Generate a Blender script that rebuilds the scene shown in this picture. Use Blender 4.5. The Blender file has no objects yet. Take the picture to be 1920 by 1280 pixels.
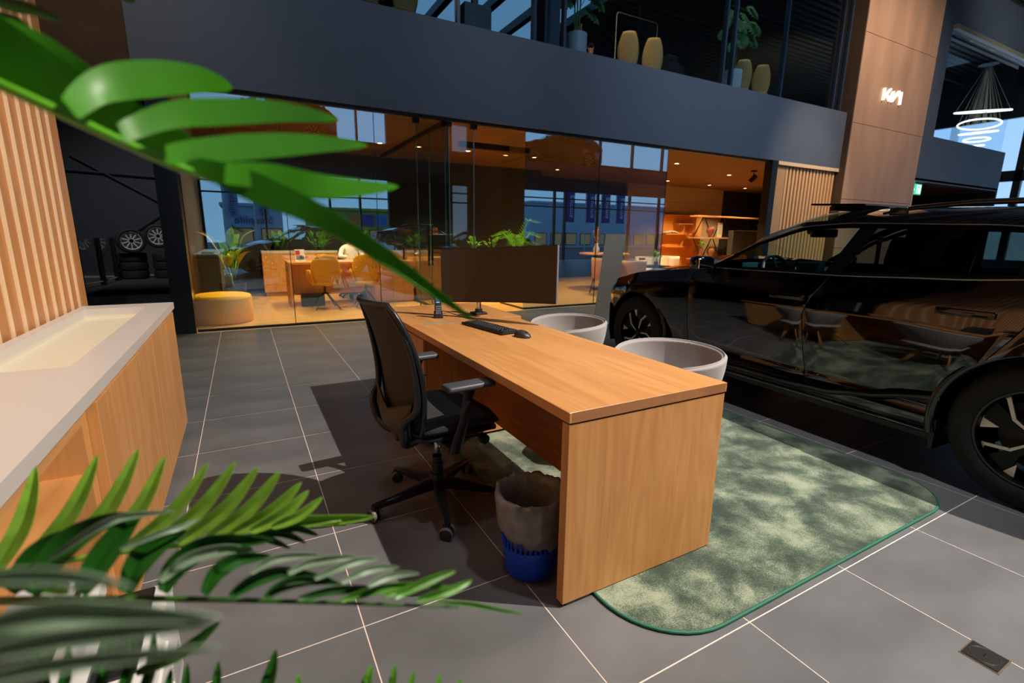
import bpy, bmesh, math, random
import numpy as np
from mathutils import Vector, Matrix
random.seed(7)
SC = bpy.context.scene
COL = SC.collection
pi = math.pi

# ------------------------------------------------------------------ camera
F_PX, YAW, PITCH, ROLL, CAM_H = 915.0, 0.5007, -0.2135, 0.0117, 1.32
fw = Vector((math.sin(YAW)*math.cos(PITCH), math.cos(YAW)*math.cos(PITCH), math.sin(PITCH)))
r0 = Vector((math.cos(YAW), -math.sin(YAW), 0)); u0 = r0.cross(fw)
rt = r0*math.cos(ROLL) + u0*math.sin(ROLL); up = -r0*math.sin(ROLL) + u0*math.cos(ROLL)
cam_data = bpy.data.cameras.new('camera'); cam = bpy.data.objects.new('camera', cam_data); COL.objects.link(cam)
M = Matrix.Identity(4)
for i in range(3):
    M[i][0] = rt[i]; M[i][1] = up[i]; M[i][2] = -fw[i]
M[2][3] = CAM_H
cam.matrix_world = M
cam_data.sensor_width = 36; cam_data.lens = 36*F_PX/1920
cam_data.clip_start = 0.02; cam_data.clip_end = 400
cam_data.dof.use_dof = True; cam_data.dof.focus_distance = 2.6; cam_data.dof.aperture_fstop = 3.2
SC.camera = cam

def at(px, py, d):
    """world point seen at photo pixel (px,py), d metres deep from the camera"""
    return Vector((0, 0, CAM_H)) + (rt*((px-960)/F_PX) + up*(-(py-640)/F_PX) + fw)*d

# ------------------------------------------------------------------ colour, sky
SC.view_settings.view_transform = 'Standard'
SC.view_settings.look = 'None'
SC.view_settings.gamma = 1
SC.view_settings.use_curve_mapping = False
SC.view_settings.exposure = 0.0
W = bpy.data.worlds.new('dusk_sky'); SC.world = W; W.use_nodes = True
nt = W.node_tree; nt.nodes.clear()
wo = nt.nodes.new('ShaderNodeOutputWorld'); bg = nt.nodes.new('ShaderNodeBackground')
tc = nt.nodes.new('ShaderNodeTexCoord'); sx = nt.nodes.new('ShaderNodeSeparateXYZ')
cr = nt.nodes.new('ShaderNodeValToRGB')
cr.color_ramp.elements[0].position = 0.0; cr.color_ramp.elements[0].color = (0.37, 0.57, 0.80, 1)
cr.color_ramp.elements[1].position = 0.6; cr.color_ramp.elements[1].color = (0.13, 0.36, 0.68, 1)
nt.links.new(tc.outputs['Generated'], sx.inputs[0]); nt.links.new(sx.outputs['Z'], cr.inputs[0])
nt.links.new(cr.outputs[0], bg.inputs[0]); bg.inputs[1].default_value = 1.45
nt.links.new(bg.outputs[0], wo.inputs[0])

# ------------------------------------------------------------------ large lights
def area(name, loc, target, sx_, sy_, power, color, portal=False):
    l = bpy.data.lights.new(name, 'AREA'); l.shape = 'RECTANGLE'; l.size = sx_; l.size_y = sy_
    l.energy = power; l.color = color
    o = bpy.data.objects.new(name, l); COL.objects.link(o); o.location = loc
    o.rotation_euler = (Vector(target)-Vector(loc)).to_track_quat('-Z', 'Y').to_euler()
    if portal: l.cycles.is_portal = True
    return o
def spot(name, loc, target, power, angle, color, blend=0.3, rad=0.05, parent=None):
    l = bpy.data.lights.new(name, 'SPOT'); l.energy = power; l.spot_size = math.radians(angle)
    l.spot_blend = blend; l.shadow_soft_size = rad; l.color = color
    o = bpy.data.objects.new(name, l); COL.objects.link(o); o.location = loc
    o.rotation_euler = (Vector(target)-Vector(loc)).to_track_quat('-Z', 'Y').to_euler()
    if parent: o.parent = parent
    return o
# daylight: sky portals in the two glazed facades (they only guide the sky's own light)
area('portal_front', (11, -7.9, 1.9), (11, 0, 1.9), 26, 3.7, 1, (1, 1, 1), True)
area('portal_front_high', (11, -7.9, 6.8), (11, 0, 6.8), 26, 2.6, 1, (1, 1, 1), True)
area('portal_side', (29.8, 5, 4), (0, 5, 4), 16, 6.0, 1, (1, 1, 1), True)
# high spots: key and rug inferred from shadows; those marked added only brighten surfaces
WARM = (1.0, 0.80, 0.58); NEUT = (1.0, 0.90, 0.78); COOL = (0.72, 0.86, 1.0)
spot('key_spot', (5.55, -1.9, 7.95), (1.3, 2.2, 0.4), 5200, 44, NEUT, 0.6, 0.045)
spot('fill_spot_left', (-0.2, 1.2, 8.0), (-0.6, 2.2, 0.8), 120, 40, (1, .95, .9), 0.8, 0.25)
spot('rug_spot', (2.6, -0.8, 8.0), (2.5, 1.6, 0), 1300, 30, (0.95, 0.97, 1.0), 0.9, 0.15)
spot('totem_fill', (3.4, 2.2, 8.3), (4.9, 6.0, 0.7), 520, 24, (.96, 1, .96), 0.9, 0.15)  # added lamp, only there to lift the totem
spot('column_fill', (13.0, 3.2, 8.2), (15.5, 7.6, 4.2), 1300, 86, (1, .78, .62), 0.9, 0.2)  # added warm light for the tan pier
spot('wall_wash_left', (2.2, 2.6, 8.2), (-0.9, 2.6, 2.1), 330, 34, (1, .88, .74), 0.9, 0.15)
spot('slat_fill_right', (11.0, 4.0, 8.3), (12.4, 7.6, 1.9), 1500, 34, (1, .78, .54), 0.9, 0.2)  # added wash to brighten and warm the right-hand slats
spot('tyre_zone_fill', (-3.0, 13.0, 8.0), (-2.6, 18.5, 1.2), 1100, 70, (.95, .97, 1), 0.9, 0.3)  # added so the tyre corner does not sink into black
spot('high_left_fill', (-2.0, 4.5, 6.0), (-1.5, 7.7, 4.0), 160, 70, (1, .8, .6), 0.9, 0.3)  # added to brighten the brown upper wall
for i, (x, tx) in enumerate(((1.0, 1.5), (5.0, 5.5), (8.5, 8.5), (11.5, 10.5))):
    spot('fascia_fill', (x, 1.0, 8.5), (tx, 7.6, 4.3), 420+150*i, 52, (.70, .84, 1.0), 1.0, 0.4)  # added cool lamps: brighten the fascia and fill the hall
spot('car_spot', (7.5, 1.5, 8.5), (4.4, 2.2, 0.5), 240, 50, (.85, .92, 1.0), 0.8, 0.1)
spot('upper_spot_a', (6.5, 7.95, 8.2), (7.9, 9.2, 4.9), 420, 60, (1, .72, .42), 0.9, 0.1)
spot('upper_spot_b', (10.8, 7.95, 8.2), (10.7, 8.6, 4.9), 160, 60, (.9, .95, .8), 0.9, 0.1)
spot('deck_fill_a', (20.5, 12.0, 5.6), (21.5, 14.5, 8.9), 420, 120, (1, .86, .58), 0.9, 0.1)  # added uplight picking out the deck ribs
spot('deck_fill_b', (21.0, 3.5, 6.2), (22.5, 6.0, 8.9), 300, 120, (1, .95, .86), 0.9, 0.1)  # added uplight for the deck at the far right
spot('upper_spot_c', (12.4, 12.5, 5.0), (12.0, 10, 8.8), 260, 110, (1, .85, .55), 0.9, 0.1)
# office ceiling
for i, (x, y, p) in enumerate(((0.46, 9.1, 150), (1.2, 8.3, 90), (1.55, 10.4, 240), (2.62, 9.6, 170), (4.5, 10.2, 110), (6.16, 9.3, 130), (7.8, 9.6, 190), (9.6, 9.2, 200), (12.55, 10.0, 200), (13.2, 11.3, 170), (15.5, 11.6, 170))):
    spot('office_light', (x, y, 3.08), (x, y+.02, 0), p*2.6, 116, (1.0, 0.70, 0.33), 0.4, 0.05)

# ------------------------------------------------------------------ material helpers
MATS = {}
def srgb(r, g, b):
    f = lambda c: (c/255/12.92) if c/255 <= 0.04045 else ((c/255+0.055)/1.055)**2.4
    return (f(r), f(g), f(b), 1)
def mat(name, col, rough=0.5, metal=0.0, coat=0.0, spec=0.5, noise=None, bump=None, emit=None, sheen=0, trans=0):
    """noise=(scale, amount, stretch xyz) colour variation; bump=(scale, strength)"""
    if name in MATS: return MATS[name]
    m = bpy.data.materials.new(name); m.use_nodes = True; n = m.node_tree; b = n.nodes['Principled BSDF']
    b.inputs['Base Color'].default_value = col; b.inputs['Roughness'].default_value = rough
    b.inputs['Metallic'].default_value = metal; b.inputs['Coat Weight'].default_value = coat
    b.inputs['Coat Roughness'].default_value = 0.03
    b.inputs['Specular IOR Level'].default_value = spec
    if sheen: b.inputs['Sheen Weight'].default_value = sheen
    if trans: b.inputs['Transmission Weight'].default_value = trans
    if emit:
        b.inputs['Emission Color'].default_value = emit[0]; b.inputs['Emission Strength'].default_value = emit[1]
    t = n.nodes.new('ShaderNodeTexCoord')
    mp = n.nodes.new('ShaderNodeMapping'); n.links.new(t.outputs['Object'], mp.inputs[0])
    if noise:
        mp.inputs['Scale'].default_value = noise[2] if len(noise) > 2 else (1, 1, 1)
        tx = n.nodes.new('ShaderNodeTexNoise'); tx.inputs['Scale'].default_value = noise[0]; tx.inputs['Detail'].default_value = 5
        n.links.new(mp.outputs[0], tx.inputs[0])
        mx = n.nodes.new('ShaderNodeMix'); mx.data_type = 'RGBA'
        a = noise[1]
        mx.inputs[6].default_value = tuple(max(0, c*(1-a)) for c in col[:3])+(1,)
        mx.inputs[7].default_value = tuple(min(1, c*(1+a)) for c in col[:3])+(1,)
        rr = n.nodes.new('ShaderNodeMapRange'); rr.inputs[1].default_value = .3; rr.inputs[2].default_value = .7
        n.links.new(tx.outputs[0], rr.inputs[0]); n.links.new(rr.outputs[0], mx.inputs[0]); n.links.new(mx.outputs[2], b.inputs['Base Color'])
    if bump:
        tb = n.nodes.new('ShaderNodeTexNoise'); tb.inputs['Scale'].default_value = bump[0]; tb.inputs['Detail'].default_value = 4
        n.links.new(t.outputs['Object'], tb.inputs[0])
        bp = n.nodes.new('ShaderNodeBump'); bp.inputs['Strength'].default_value = bump[1]; bp.inputs['Distance'].default_value = 0.01
        n.links.new(tb.outputs[0], bp.inputs['Height']); n.links.new(bp.outputs[0], b.inputs['Normal'])
    MATS[name] = m
    return m
def wood(name, c1, c2, axis, rough=0.38, scale=1.0, coat=0.0):
    """laminate: long soft grain along an axis + fine streaks"""
    if name in MATS: return MATS[name]
    m = bpy.data.materials.new(name); m.use_nodes = True; n = m.node_tree; b = n.nodes['Principled BSDF']
    b.inputs['Roughness'].default_value = rough; b.inputs['Coat Weight'].default_value = coat
    t = n.nodes.new('ShaderNodeTexCoord'); mp = n.nodes.new('ShaderNodeMapping')
    s = [9*scale]*3; s[axis] = 0.8*scale; mp.inputs['Scale'].default_value = s
    n.links.new(t.outputs['Object'], mp.inputs[0])
    n1 = n.nodes.new('ShaderNodeTexNoise'); n1.inputs['Scale'].default_value = 1.0; n1.inputs['Detail'].default_value = 6; n1.inputs['Distortion'].default_value = 1.2
    n.links.new(mp.outputs[0], n1.inputs[0])
    mp2 = n.nodes.new('ShaderNodeMapping'); s2 = [90*scale]*3; s2[axis] = 2.2*scale; mp2.inputs['Scale'].default_value = s2
    n.links.new(t.outputs['Object'], mp2.inputs[0])
    n2 = n.nodes.new('ShaderNodeTexNoise'); n2.inputs['Scale'].default_value = 1.0; n2.inputs['Detail'].default_value = 3
    n.links.new(mp2.outputs[0], n2.inputs[0])
    wv = n.nodes.new('ShaderNodeMath'); wv.operation = 'MULTIPLY'; wv.inputs[1].default_value = 7.0
    n.links.new(n1.outputs[0], wv.inputs[0])
    fr = n.nodes.new('ShaderNodeMath'); fr.operation = 'PINGPONG'; fr.inputs[1].default_value = 1.0
    n.links.new(wv.outputs[0], fr.inputs[0])
    ad = n.nodes.new('ShaderNodeMath'); ad.operation = 'MULTIPLY_ADD'; ad.inputs[1].default_value = 0.42
    n.links.new(fr.outputs[0], ad.inputs[0]); 
    m2 = n.nodes.new('ShaderNodeMath'); m2.operation = 'MULTIPLY'; m2.inputs[1].default_value = 0.55
    n.links.new(n2.outputs[0], m2.inputs[0]); n.links.new(m2.outputs[0], ad.inputs[2])
    rp = n.nodes.new('ShaderNodeValToRGB'); rp.color_ramp.elements[0].color = c1; rp.color_ramp.elements[1].color = c2
    rp.color_ramp.elements[0].position = .15; rp.color_ramp.elements[1].position = .75
    n.links.new(ad.outputs[0], rp.inputs[0]); n.links.new(rp.outputs[0], b.inputs['Base Color'])
    bp = n.nodes.new('ShaderNodeBump'); bp.inputs['Strength'].default_value = .12; bp.inputs['Distance'].default_value = .002
    n.links.new(n2.outputs[0], bp.inputs['Height']); n.links.new(bp.outputs[0], b.inputs['Normal'])
    MATS[name] = m
    return m
def glass(name, tint, refl, rough=0.0, coat=(1, 1, 1, 1)):
    """thin pane: partly mirror, partly see-through"""
    if name in MATS: return MATS[name]
    m = bpy.data.materials.new(name); m.use_nodes = True; n = m.node_tree; n.nodes.clear()
    o = n.nodes.new('ShaderNodeOutputMaterial'); mx = n.nodes.new('ShaderNodeMixShader')
    g = n.nodes.new('ShaderNodeBsdfGlossy'); g.inputs['Roughness'].default_value = rough; g.inputs['Color'].default_value = coat
    t = n.nodes.new('ShaderNodeBsdfTransparent'); t.inputs[0].default_value = tint
    lw = n.nodes.new('ShaderNodeLayerWeight'); lw.inputs[0].default_value = .5
    pw = n.nodes.new('ShaderNodeMath'); pw.operation = 'POWER'; pw.inputs[1].default_value = 3
    ad = n.nodes.new('ShaderNodeMath'); ad.operation = 'MULTIPLY_ADD'; ad.inputs[1].default_value = .6; ad.inputs[2].default_value = refl; ad.use_clamp = True
    n.links.new(lw.outputs['Facing'], pw.inputs[0]); n.links.new(pw.outputs[0], ad.inputs[0]); n.links.new(ad.outputs[0], mx.inputs[0])
    n.links.new(t.outputs[0], mx.inputs[1]); n.links.new(g.outputs[0], mx.inputs[2]); n.links.new(mx.outputs[0], o.inputs[0])
    MATS[name] = m
    return m
def leafmat(name, col, rough, spec=.5, noise=None, k=.35):
    new = name not in MATS; m = mat(name, col, rough, spec=spec, noise=noise)
    if new:
        n = m.node_tree; o = n.nodes['Material Output']; p = n.nodes['Principled BSDF']
        t = n.nodes.new('ShaderNodeBsdfTranslucent'); t.inputs[0].default_value = tuple(min(1, c*1.5) for c in col[:3])+(1,)
        mx = n.nodes.new('ShaderNodeMixShader'); mx.inputs[0].default_value = k
        n.links.new(p.outputs[0], mx.inputs[1]); n.links.new(t.outputs[0], mx.inputs[2]); n.links.new(mx.outputs[0], o.inputs['Surface'])
    return m
def emis(name, col, s):
    return mat(name, (0, 0, 0, 1), .5, emit=(col, s))

# ------------------------------------------------------------------ mesh helpers
def NB(): return bmesh.new()
def box(bm, x0, x1, y0, y1, z0, z1, mi=0, mtx=None):
    vs = [bm.verts.new((x, y, z)) for x in (x0, x1) for y in (y0, y1) for z in (z0, z1)]
    fs = [(0, 1, 3, 2), (4, 6, 7, 5), (0, 4, 5, 1), (2, 3, 7, 6), (0, 2, 6, 4), (1, 5, 7, 3)]
    out = []
    for f in fs:
        fc = bm.faces.new([vs[i] for i in f]); fc.material_index = mi; out.append(fc)
    if mtx is not None: bmesh.ops.transform(bm, matrix=mtx, verts=vs)
    return vs
def bbox(bm, x0, x1, y0, y1, z0, z1, r=0.005, seg=2, mtx=None):
    t = bmesh.new(); box(t, x0, x1, y0, y1, z0, z1)
    bmesh.ops.recalc_face_normals(t, faces=t.faces)
    bmesh.ops.bevel(t, geom=t.edges[:], offset=r, segments=seg, affect='EDGES', profile=.5)
    merge(bm, t, mtx)
def merge(bm, t, mtx=None):
    if mtx is not None: bmesh.ops.transform(t, matrix=mtx, verts=t.verts)
    me = bpy.data.meshes.new('tmp'); t.to_mesh(me); t.free(); bm.from_mesh(me); bpy.data.meshes.remove(me)
def tube(bm, pts, r, n=8, caps=True, closed=False):
    pts = [Vector(p) for p in pts]; N = len(pts); rs = r if isinstance(r, (list, tuple)) else [r]*N
    rings = []; pn = None
    for i, p in enumerate(pts):
        if closed: d = pts[(i+1) % N]-pts[i-1]
        else: d = pts[min(i+1, N-1)]-pts[max(i-1, 0)]
        if d.length < 1e-9: d = Vector((0, 0, 1))
        d.normalize()
        if pn is None:
            a = Vector((0, 0, 1)) if abs(d.z) < .9 else Vector((1, 0, 0)); pn = d.cross(a).normalized()
        pn = (pn - d*pn.dot(d)).normalized(); b = d.cross(pn)
        rings.append([bm.verts.new(p+(pn*math.cos(2*pi*k/n)+b*math.sin(2*pi*k/n))*rs[i]) for k in range(n)])
    for i in range(N if closed else N-1):
        A = rings[i]; B = rings[(i+1) % N]
        for k in range(n): bm.faces.new((A[k], A[(k+1) % n], B[(k+1) % n], B[k]))
    if caps and not closed:
        bm.faces.new(rings[0][::-1]); bm.faces.new(rings[-1])
def lathe(bm, prof, n=32, c=(0, 0, 0), axis='z', a0=0, a1=2*pi):
    """prof [(r,h)...]"""
    full = abs(a1-a0-2*pi) < 1e-6; m = n if full else n+1; rings = []
    for r, h in prof:
        ring = []
        if r < 1e-6:
            p = (0, 0, h)
            ring = [bm.verts.new(tr(p, axis, c))]*m
        else:
            for k in range(m):
                a = a0+(a1-a0)*k/n; ring.append(bm.verts.new(tr((r*math.cos(a), r*math.sin(a), h), axis, c)))
        rings.append(ring)
    for A, B in zip(rings, rings[1:]):
        for k in range(n):
            q = [A[k], A[(k+1) % m], B[(k+1) % m], B[k]]; u = []
            for v in q:
                if v not in u: u.append(v)
            if len(u) > 2:
                try: bm.faces.new(u)
                except ValueError: pass
def tr(p, axis, c):
    x, y, z = p
    if axis == 'x': x, y, z = z, x, y
    elif axis == 'y': x, y, z = y, z, x
    return (x+c[0], y+c[1], z+c[2])
def prism(bm, poly, h0, h1, axis='z'):
    """closed 2-D polygon extruded between h0 and h1 along the axis"""
    f = {'z': lambda a, b, h: (a, b, h), 'x': lambda a, b, h: (h, a, b), 'y': lambda a, b, h: (a, h, b)}[axis]
    A = [bm.verts.new(f(a, b, h0)) for a, b in poly]; B = [bm.verts.new(f(a, b, h1)) for a, b in poly]
    n = len(poly)
    bm.faces.new(A[::-1]); bm.faces.new(B)
    for i in range(n): bm.faces.new((A[i], A[(i+1) % n], B[(i+1) % n], B[i]))
def grid(bm, P, closed_u=False, closed_v=False, th=None):
    """P[i][j] points -> quads; th: thickness along normals"""
    nu, nv = len(P), len(P[0])
    if th is None:
        V = [[bm.verts.new(p) for p in row] for row in P]
        for i in range(nu if closed_u else nu-1):
            for j in range(nv if closed_v else nv-1):
                bm.faces.new((V[i][j], V[(i+1) % nu][j], V[(i+1) % nu][(j+1) % nv], V[i][(j+1) % nv]))
        return V
    t = bmesh.new(); grid(t, P, closed_u, closed_v); bmesh.ops.recalc_face_normals(t, faces=t.faces)
    bmesh.ops.solidify(t, geom=t.faces[:], thickness=th); merge(bm, t)
def smoothp(pts, n=6):
    pts = [Vector(p) for p in pts]; m = len(pts)-1; out = []
    for i in range(m):
        p0, p1, p2, p3 = pts[max(i-1, 0)], pts[i], pts[i+1], pts[min(i+2, m)]
        for q in range(n):
            f = q/n; out.append(.5*((2*p1)+(-p0+p2)*f+(2*p0-5*p1+4*p2-p3)*f*f+(-p0+3*p1-3*p2+p3)*f**3))
    out.append(pts[-1]); return out
def interp(v, n=6):
    out = []
    for a, c in zip(v, v[1:]): out += [a+(c-a)*q/n for q in range(n)]
    return out+[v[-1]]
def rrect(x0, x1, y0, y1, r, n=6):
    out = []
    for cx, cy, a in ((x1-r, y1-r, 0), (x0+r, y1-r, 90), (x0+r, y0+r, 180), (x1-r, y0+r, 270)):
        for k in range(n+1):
            t = math.radians(a+90*k/n); out.append((cx+r*math.cos(t), cy+r*math.sin(t)))
    return out
def rotm(loc, rz=0, rx=0, ry=0):
    return Matrix.Translation(loc) @ Matrix.Rotation(rz, 4, 'Z') @ Matrix.Rotation(ry, 4, 'Y') @ Matrix.Rotation(rx, 4, 'X')
def obj(name, bm, m, parent=None, smooth=False, label=None, kind=None, recalc=True, ang=None, sub=0):
    if recalc: bmesh.ops.recalc_face_normals(bm, faces=bm.faces)
    me = bpy.data.meshes.new(name); bm.to_mesh(me); bm.free()
    for x in (m if isinstance(m, (list, tuple)) else [m]): me.materials.append(x)
    if smooth:
        me.polygons.foreach_set('use_smooth', [True]*len(me.polygons))
        if ang: 
            try: me.set_sharp_from_angle(angle=math.radians(ang))
            except Exception: pass
    o = bpy.data.objects.new(name, me); COL.objects.link(o)
    if sub:
        s = o.modifiers.new('s', 'SUBSURF'); s.levels = sub; s.render_levels = sub
    if parent: o.parent = parent
    if label: o['label'] = label
    if kind: o['kind'] = kind
    return o
def tag(o, label, cat, group=None, kind=None):
    o['label'] = label; o['category'] = cat
    if group: o['group'] = group
    if kind: o['kind'] = kind
    return o
def thing(name, label, cat, loc=(0, 0, 0), rz=0, group=None):
    o = bpy.data.objects.new(name, None); COL.objects.link(o); o.location = loc; o.rotation_euler = (0, 0, rz)
    o.empty_display_size = .1
    return tag(o, label, cat, group)
def struct(name, bm, m, **k): return obj(name, bm, m, kind='structure', **k)
def sempty(name):
    o = bpy.data.objects.new(name, None); COL.objects.link(o); o['kind'] = 'structure'; return o
def dup(root, loc=None, rz=None, label=None, group=None, swap=None):
    kids = {}
    for o in bpy.data.objects: 
        if o.parent: kids.setdefault(o.parent.name, []).append(o)
    def rec(o, par):
        c = o.copy(); COL.objects.link(c)
        if par: c.parent = par
        if swap and o.data and hasattr(o.data, 'materials') and o.data.materials and o.data.materials[0] and o.data.materials[0].name in swap:
            c.data = o.data.copy(); c.data.materials[0] = MATS[swap[o.data.materials[0].name]]
        for k in kids.get(o.name, []): rec(k, c)
        return c
    r = rec(root, None)
    if loc is not None: r.location = loc
    if rz is not None: r.rotation_euler = (0, 0, rz)
    if label: r['label'] = label
    if group: r['group'] = group
    return r
def text(s, size, ext, m, parent, mtx, name='lettering', font_sx=1.0):
    c = bpy.data.curves.new(name, 'FONT'); c.body = s; c.size = size; c.extrude = ext; c.align_x = 'CENTER'; c.align_y = 'CENTER'; c.resolution_u = 3
    t = bpy.data.objects.new('t', c); COL.objects.link(t)
    me = bpy.data.meshes.new_from_object(t); bpy.data.objects.remove(t); bpy.data.curves.remove(c)
    me.transform(mtx @ Matrix.Diagonal((font_sx, 1, 1, 1))); me.materials.clear(); me.materials.append(m)
    o = bpy.data.objects.new(name, me); COL.objects.link(o)
    if parent: o.parent = parent
    return o

# ------------------------------------------------------------------ materials
OAK1, OAK2 = srgb(192, 130, 72), srgb(212, 152, 92)
oak_y = wood('oak_laminate_along', OAK1, OAK2, 1)
oak_z = wood('oak_laminate_upright', OAK1, OAK2, 2)
oak_x = wood('oak_laminate_across', OAK1, OAK2, 0)
oakedge = wood('oak_edge', srgb(150, 98, 62), srgb(176, 120, 78), 0)
slatback = wood('slat_board', srgb(176, 116, 66), srgb(194, 134, 84), 2)
slatpale = mat('slat_pale', srgb(232, 198, 158), .5, noise=(20, .06, (1, 1, .1)))
tile_m = mat('grey_porcelain', srgb(104, 104, 106), .34, spec=.5, noise=(1.6, .22, (1, 2.2, 1)), bump=(4, .04))
grout = mat('pale_grout', srgb(238, 214, 200), .8)
woodfloor = wood('office_plank_floor', srgb(204, 148, 78), srgb(230, 180, 106), 0, rough=.35, scale=.7)
blueblack = mat('blue_grey_paint', srgb(84, 94, 110), .6, noise=(.8, .07))
black_m = mat('black_metal', srgb(20, 21, 24), .4, metal=.0)
blackwall = mat('black_wall', srgb(34, 35, 37), .7, noise=(1, .1))
darkwall = mat('dark_steel_wall', srgb(48, 52, 58), .6)
ceil_m = mat('office_ceiling', srgb(92, 60, 34), .8)
deck_m = mat('dark_roof_deck', srgb(62, 61, 60), .4, metal=.3)
concrete = mat('warm_panel', srgb(188, 150, 122), .6, noise=(1.3, .15, (1.5, 1, .35)))
white_m = mat('white_solid_surface', srgb(200, 193, 188), .35)
cream_m = mat('cream_basin', srgb(212, 204, 182), .5)
whiteplastic = mat('white_plastic', srgb(216, 214, 212), .4)
greyplastic = mat('grey_plastic', srgb(120, 122, 124), .45)
darkplastic = mat('dark_plastic', srgb(28, 29, 31), .38)
blackplastic = mat('black_plastic', srgb(24, 26, 30), .35)
mesh_m = mat('chair_mesh', srgb(40, 38, 36), .75, noise=(300, .25))
seatfab = mat('seat_fabric', srgb(44, 44, 47), .95, noise=(400, .35))
greyfab = mat('grey_wool', srgb(158, 150, 147), .95, noise=(250, .14), bump=(350, .25), sheen=.3)
chrome = mat('chrome', srgb(210, 210, 212), .12, metal=1)
alu = mat('brushed_aluminium', srgb(205, 202, 190), .42)
bluep = mat('blue_plastic', srgb(18, 70, 205), .35)
bag_m = mat('bin_bag', srgb(128, 122, 118), .3, coat=.1, noise=(14, .3), bump=(26, .5))
yellow = mat('yellow_fabric', srgb(252, 190, 0), .8, noise=(120, .05))
yellow2 = mat('mustard_fabric', srgb(230, 160, 24), .75)
green1 = leafmat('leaf_bright', srgb(74, 156, 16), .42, spec=.5, noise=(9, .22))
green2 = leafmat('leaf_dark', srgb(34, 92, 24), .36, noise=(12, .25))
green3 = leafmat('leaf_fern', srgb(96, 160, 46), .38, noise=(30, .25))
green4 = leafmat('leaf_grey', srgb(138, 162, 134), .42, noise=(16, .2))
stem_m = mat('stem', srgb(96, 120, 52), .6)
soil_m = mat('soil', srgb(46, 34, 26), .95, bump=(60, .6))
skin = mat('skin', srgb(214, 150, 118), .55)
hair_m = mat('brown_hair', srgb(70, 46, 30), .7)
shirt_w = mat('white_shirt', srgb(236, 232, 230), .8)
cloth_d = mat('dark_cloth', srgb(36, 38, 46), .85)
paint = mat('black_car_paint', srgb(3, 3, 5), .06, coat=1.0, spec=.6)
gloss = mat('gloss_black_trim', srgb(6, 6, 7), .12, coat=.6)
rubber = mat('tyre_rubber', srgb(26, 26, 26), .75, bump=(60, .1))
rimsil = mat('machined_alloy', srgb(236, 230, 220), .35, metal=.4)
rimblk = mat('rim_black', srgb(7, 7, 8), .3, spec=.25)
interior = mat('car_interior', srgb(120, 136, 136), .6)
carglass = glass('car_glass', (.80, .92, .86, 1), .03)
privglass = glass('privacy_glass', (.24, .29, .27, 1), .04)
g_front = glass('showroom_glass', (.82, .87, .88, 1), .27, 0.0, (.62, .88, 1.0, 1))
g_clear = glass('clear_glass', (.93, .96, .95, 1), .05)
g_edge = mat('glass_edge', srgb(90, 130, 128), .15, spec=.8)
g_up = glass('upper_glass', (.80, .88, .92, 1), .10)
led = emis('led_white', (1, .92, .75, 1), 5)
downl = emis('downlight_warm', (1, .62, .25, 1), 14)
# ================================================================== THE SHELL
TX = [0.252+0.6*k for k in range(-2, 11)]     # joints across
TY = [0.885+0.611*k for k in range(-2, 12)]   # joints in depth
TY[-1] = 7.62
floor = sempty('floor')
b = NB(); box(b, -6, 30.2, -8.2, 7.66, -0.12, -0.0012); obj('grout_bed', b, grout, floor)
def tile_mesh(w, d):
    b = NB(); h = 0.0022
    prof = [(h, -.0015), (h, -.0004), (h+.0006, 0.0)]
    x0, x1, y0, y1 = -w/2, w/2, -d/2, d/2
    rings = [[b.verts.new(p) for p in ((x0+o, y0+o, z), (x1-o, y0+o, z), (x1-o, y1-o, z), (x0+o, y1-o, z))] for o, z in prof]
    for A, B in zip(rings, rings[1:]):
        for k in range(4): b.faces.new((A[k], A[(k+1) % 4], B[(k+1) % 4], B[k]))
    b.faces.new(rings[-1])
    return b
first = {}
for i in range(len(TX)-1):
    for j in range(len(TY)-1):
        w, d = TX[i+1]-TX[i], TY[j+1]-TY[j]
        key = round(d, 3)
        if key not in first:
            o = obj('tile', tile_mesh(w, d), tile_m, floor, recalc=True); first[key] = o
        else:
            o = first[key].copy(); COL.objects.link(o)
        o.location = ((TX[i]+TX[i+1])/2, (TY[j]+TY[j+1])/2, 0)
# tiles that lie outside the view or show only a few pixels: one part
b = NB()
def tiles_far(x0, x1, y0, y1):
    x = x0
    while x < x1-.01:
        y = y0
        while y < y1-.01:
            e = min(x+.6, x1); f_ = min(y+.611, y1)
            v = [b.verts.new(p) for p in ((x+.002, y+.002, 0), (e-.002, y+.002, 0), (e-.002, f_-.002, 0), (x+.002, f_-.002, 0))]; b.faces.new(v)
            y += .611
        x += .6
tiles_far(TX[-1], 30, -7.9, 7.62); tiles_far(-5.748, TX[0], -7.9, 7.62); tiles_far(TX[0], TX[-1], -7.9, TY[0])
obj('tile', b, tile_m, floor, kind='stuff')
# grey tiled floor continuing behind the post on the left
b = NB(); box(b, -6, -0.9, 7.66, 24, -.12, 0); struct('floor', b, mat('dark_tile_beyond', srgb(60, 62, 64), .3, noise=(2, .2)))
# plank floor of the offices
b = NB(); y = 7.66; k = 0
random.seed(3)
while y < 13.4:
    x = -0.9 - random.random()*1.6
    while x < 26:
        L = 1.9
        x0, x1 = max(x, -.9), min(x+L-.003, 26)
        if x1 > x0: box(b, x0, x1, y, y+.187, -.05, .0)
        x += L
    y += .19
struct('floor', b, woodfloor)
b = NB(); box(b, -1, 30, 13.3, 24, -.1, 0); struct('floor', b, mat('dark_floor_rear', srgb(40, 40, 42), .3))
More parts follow.
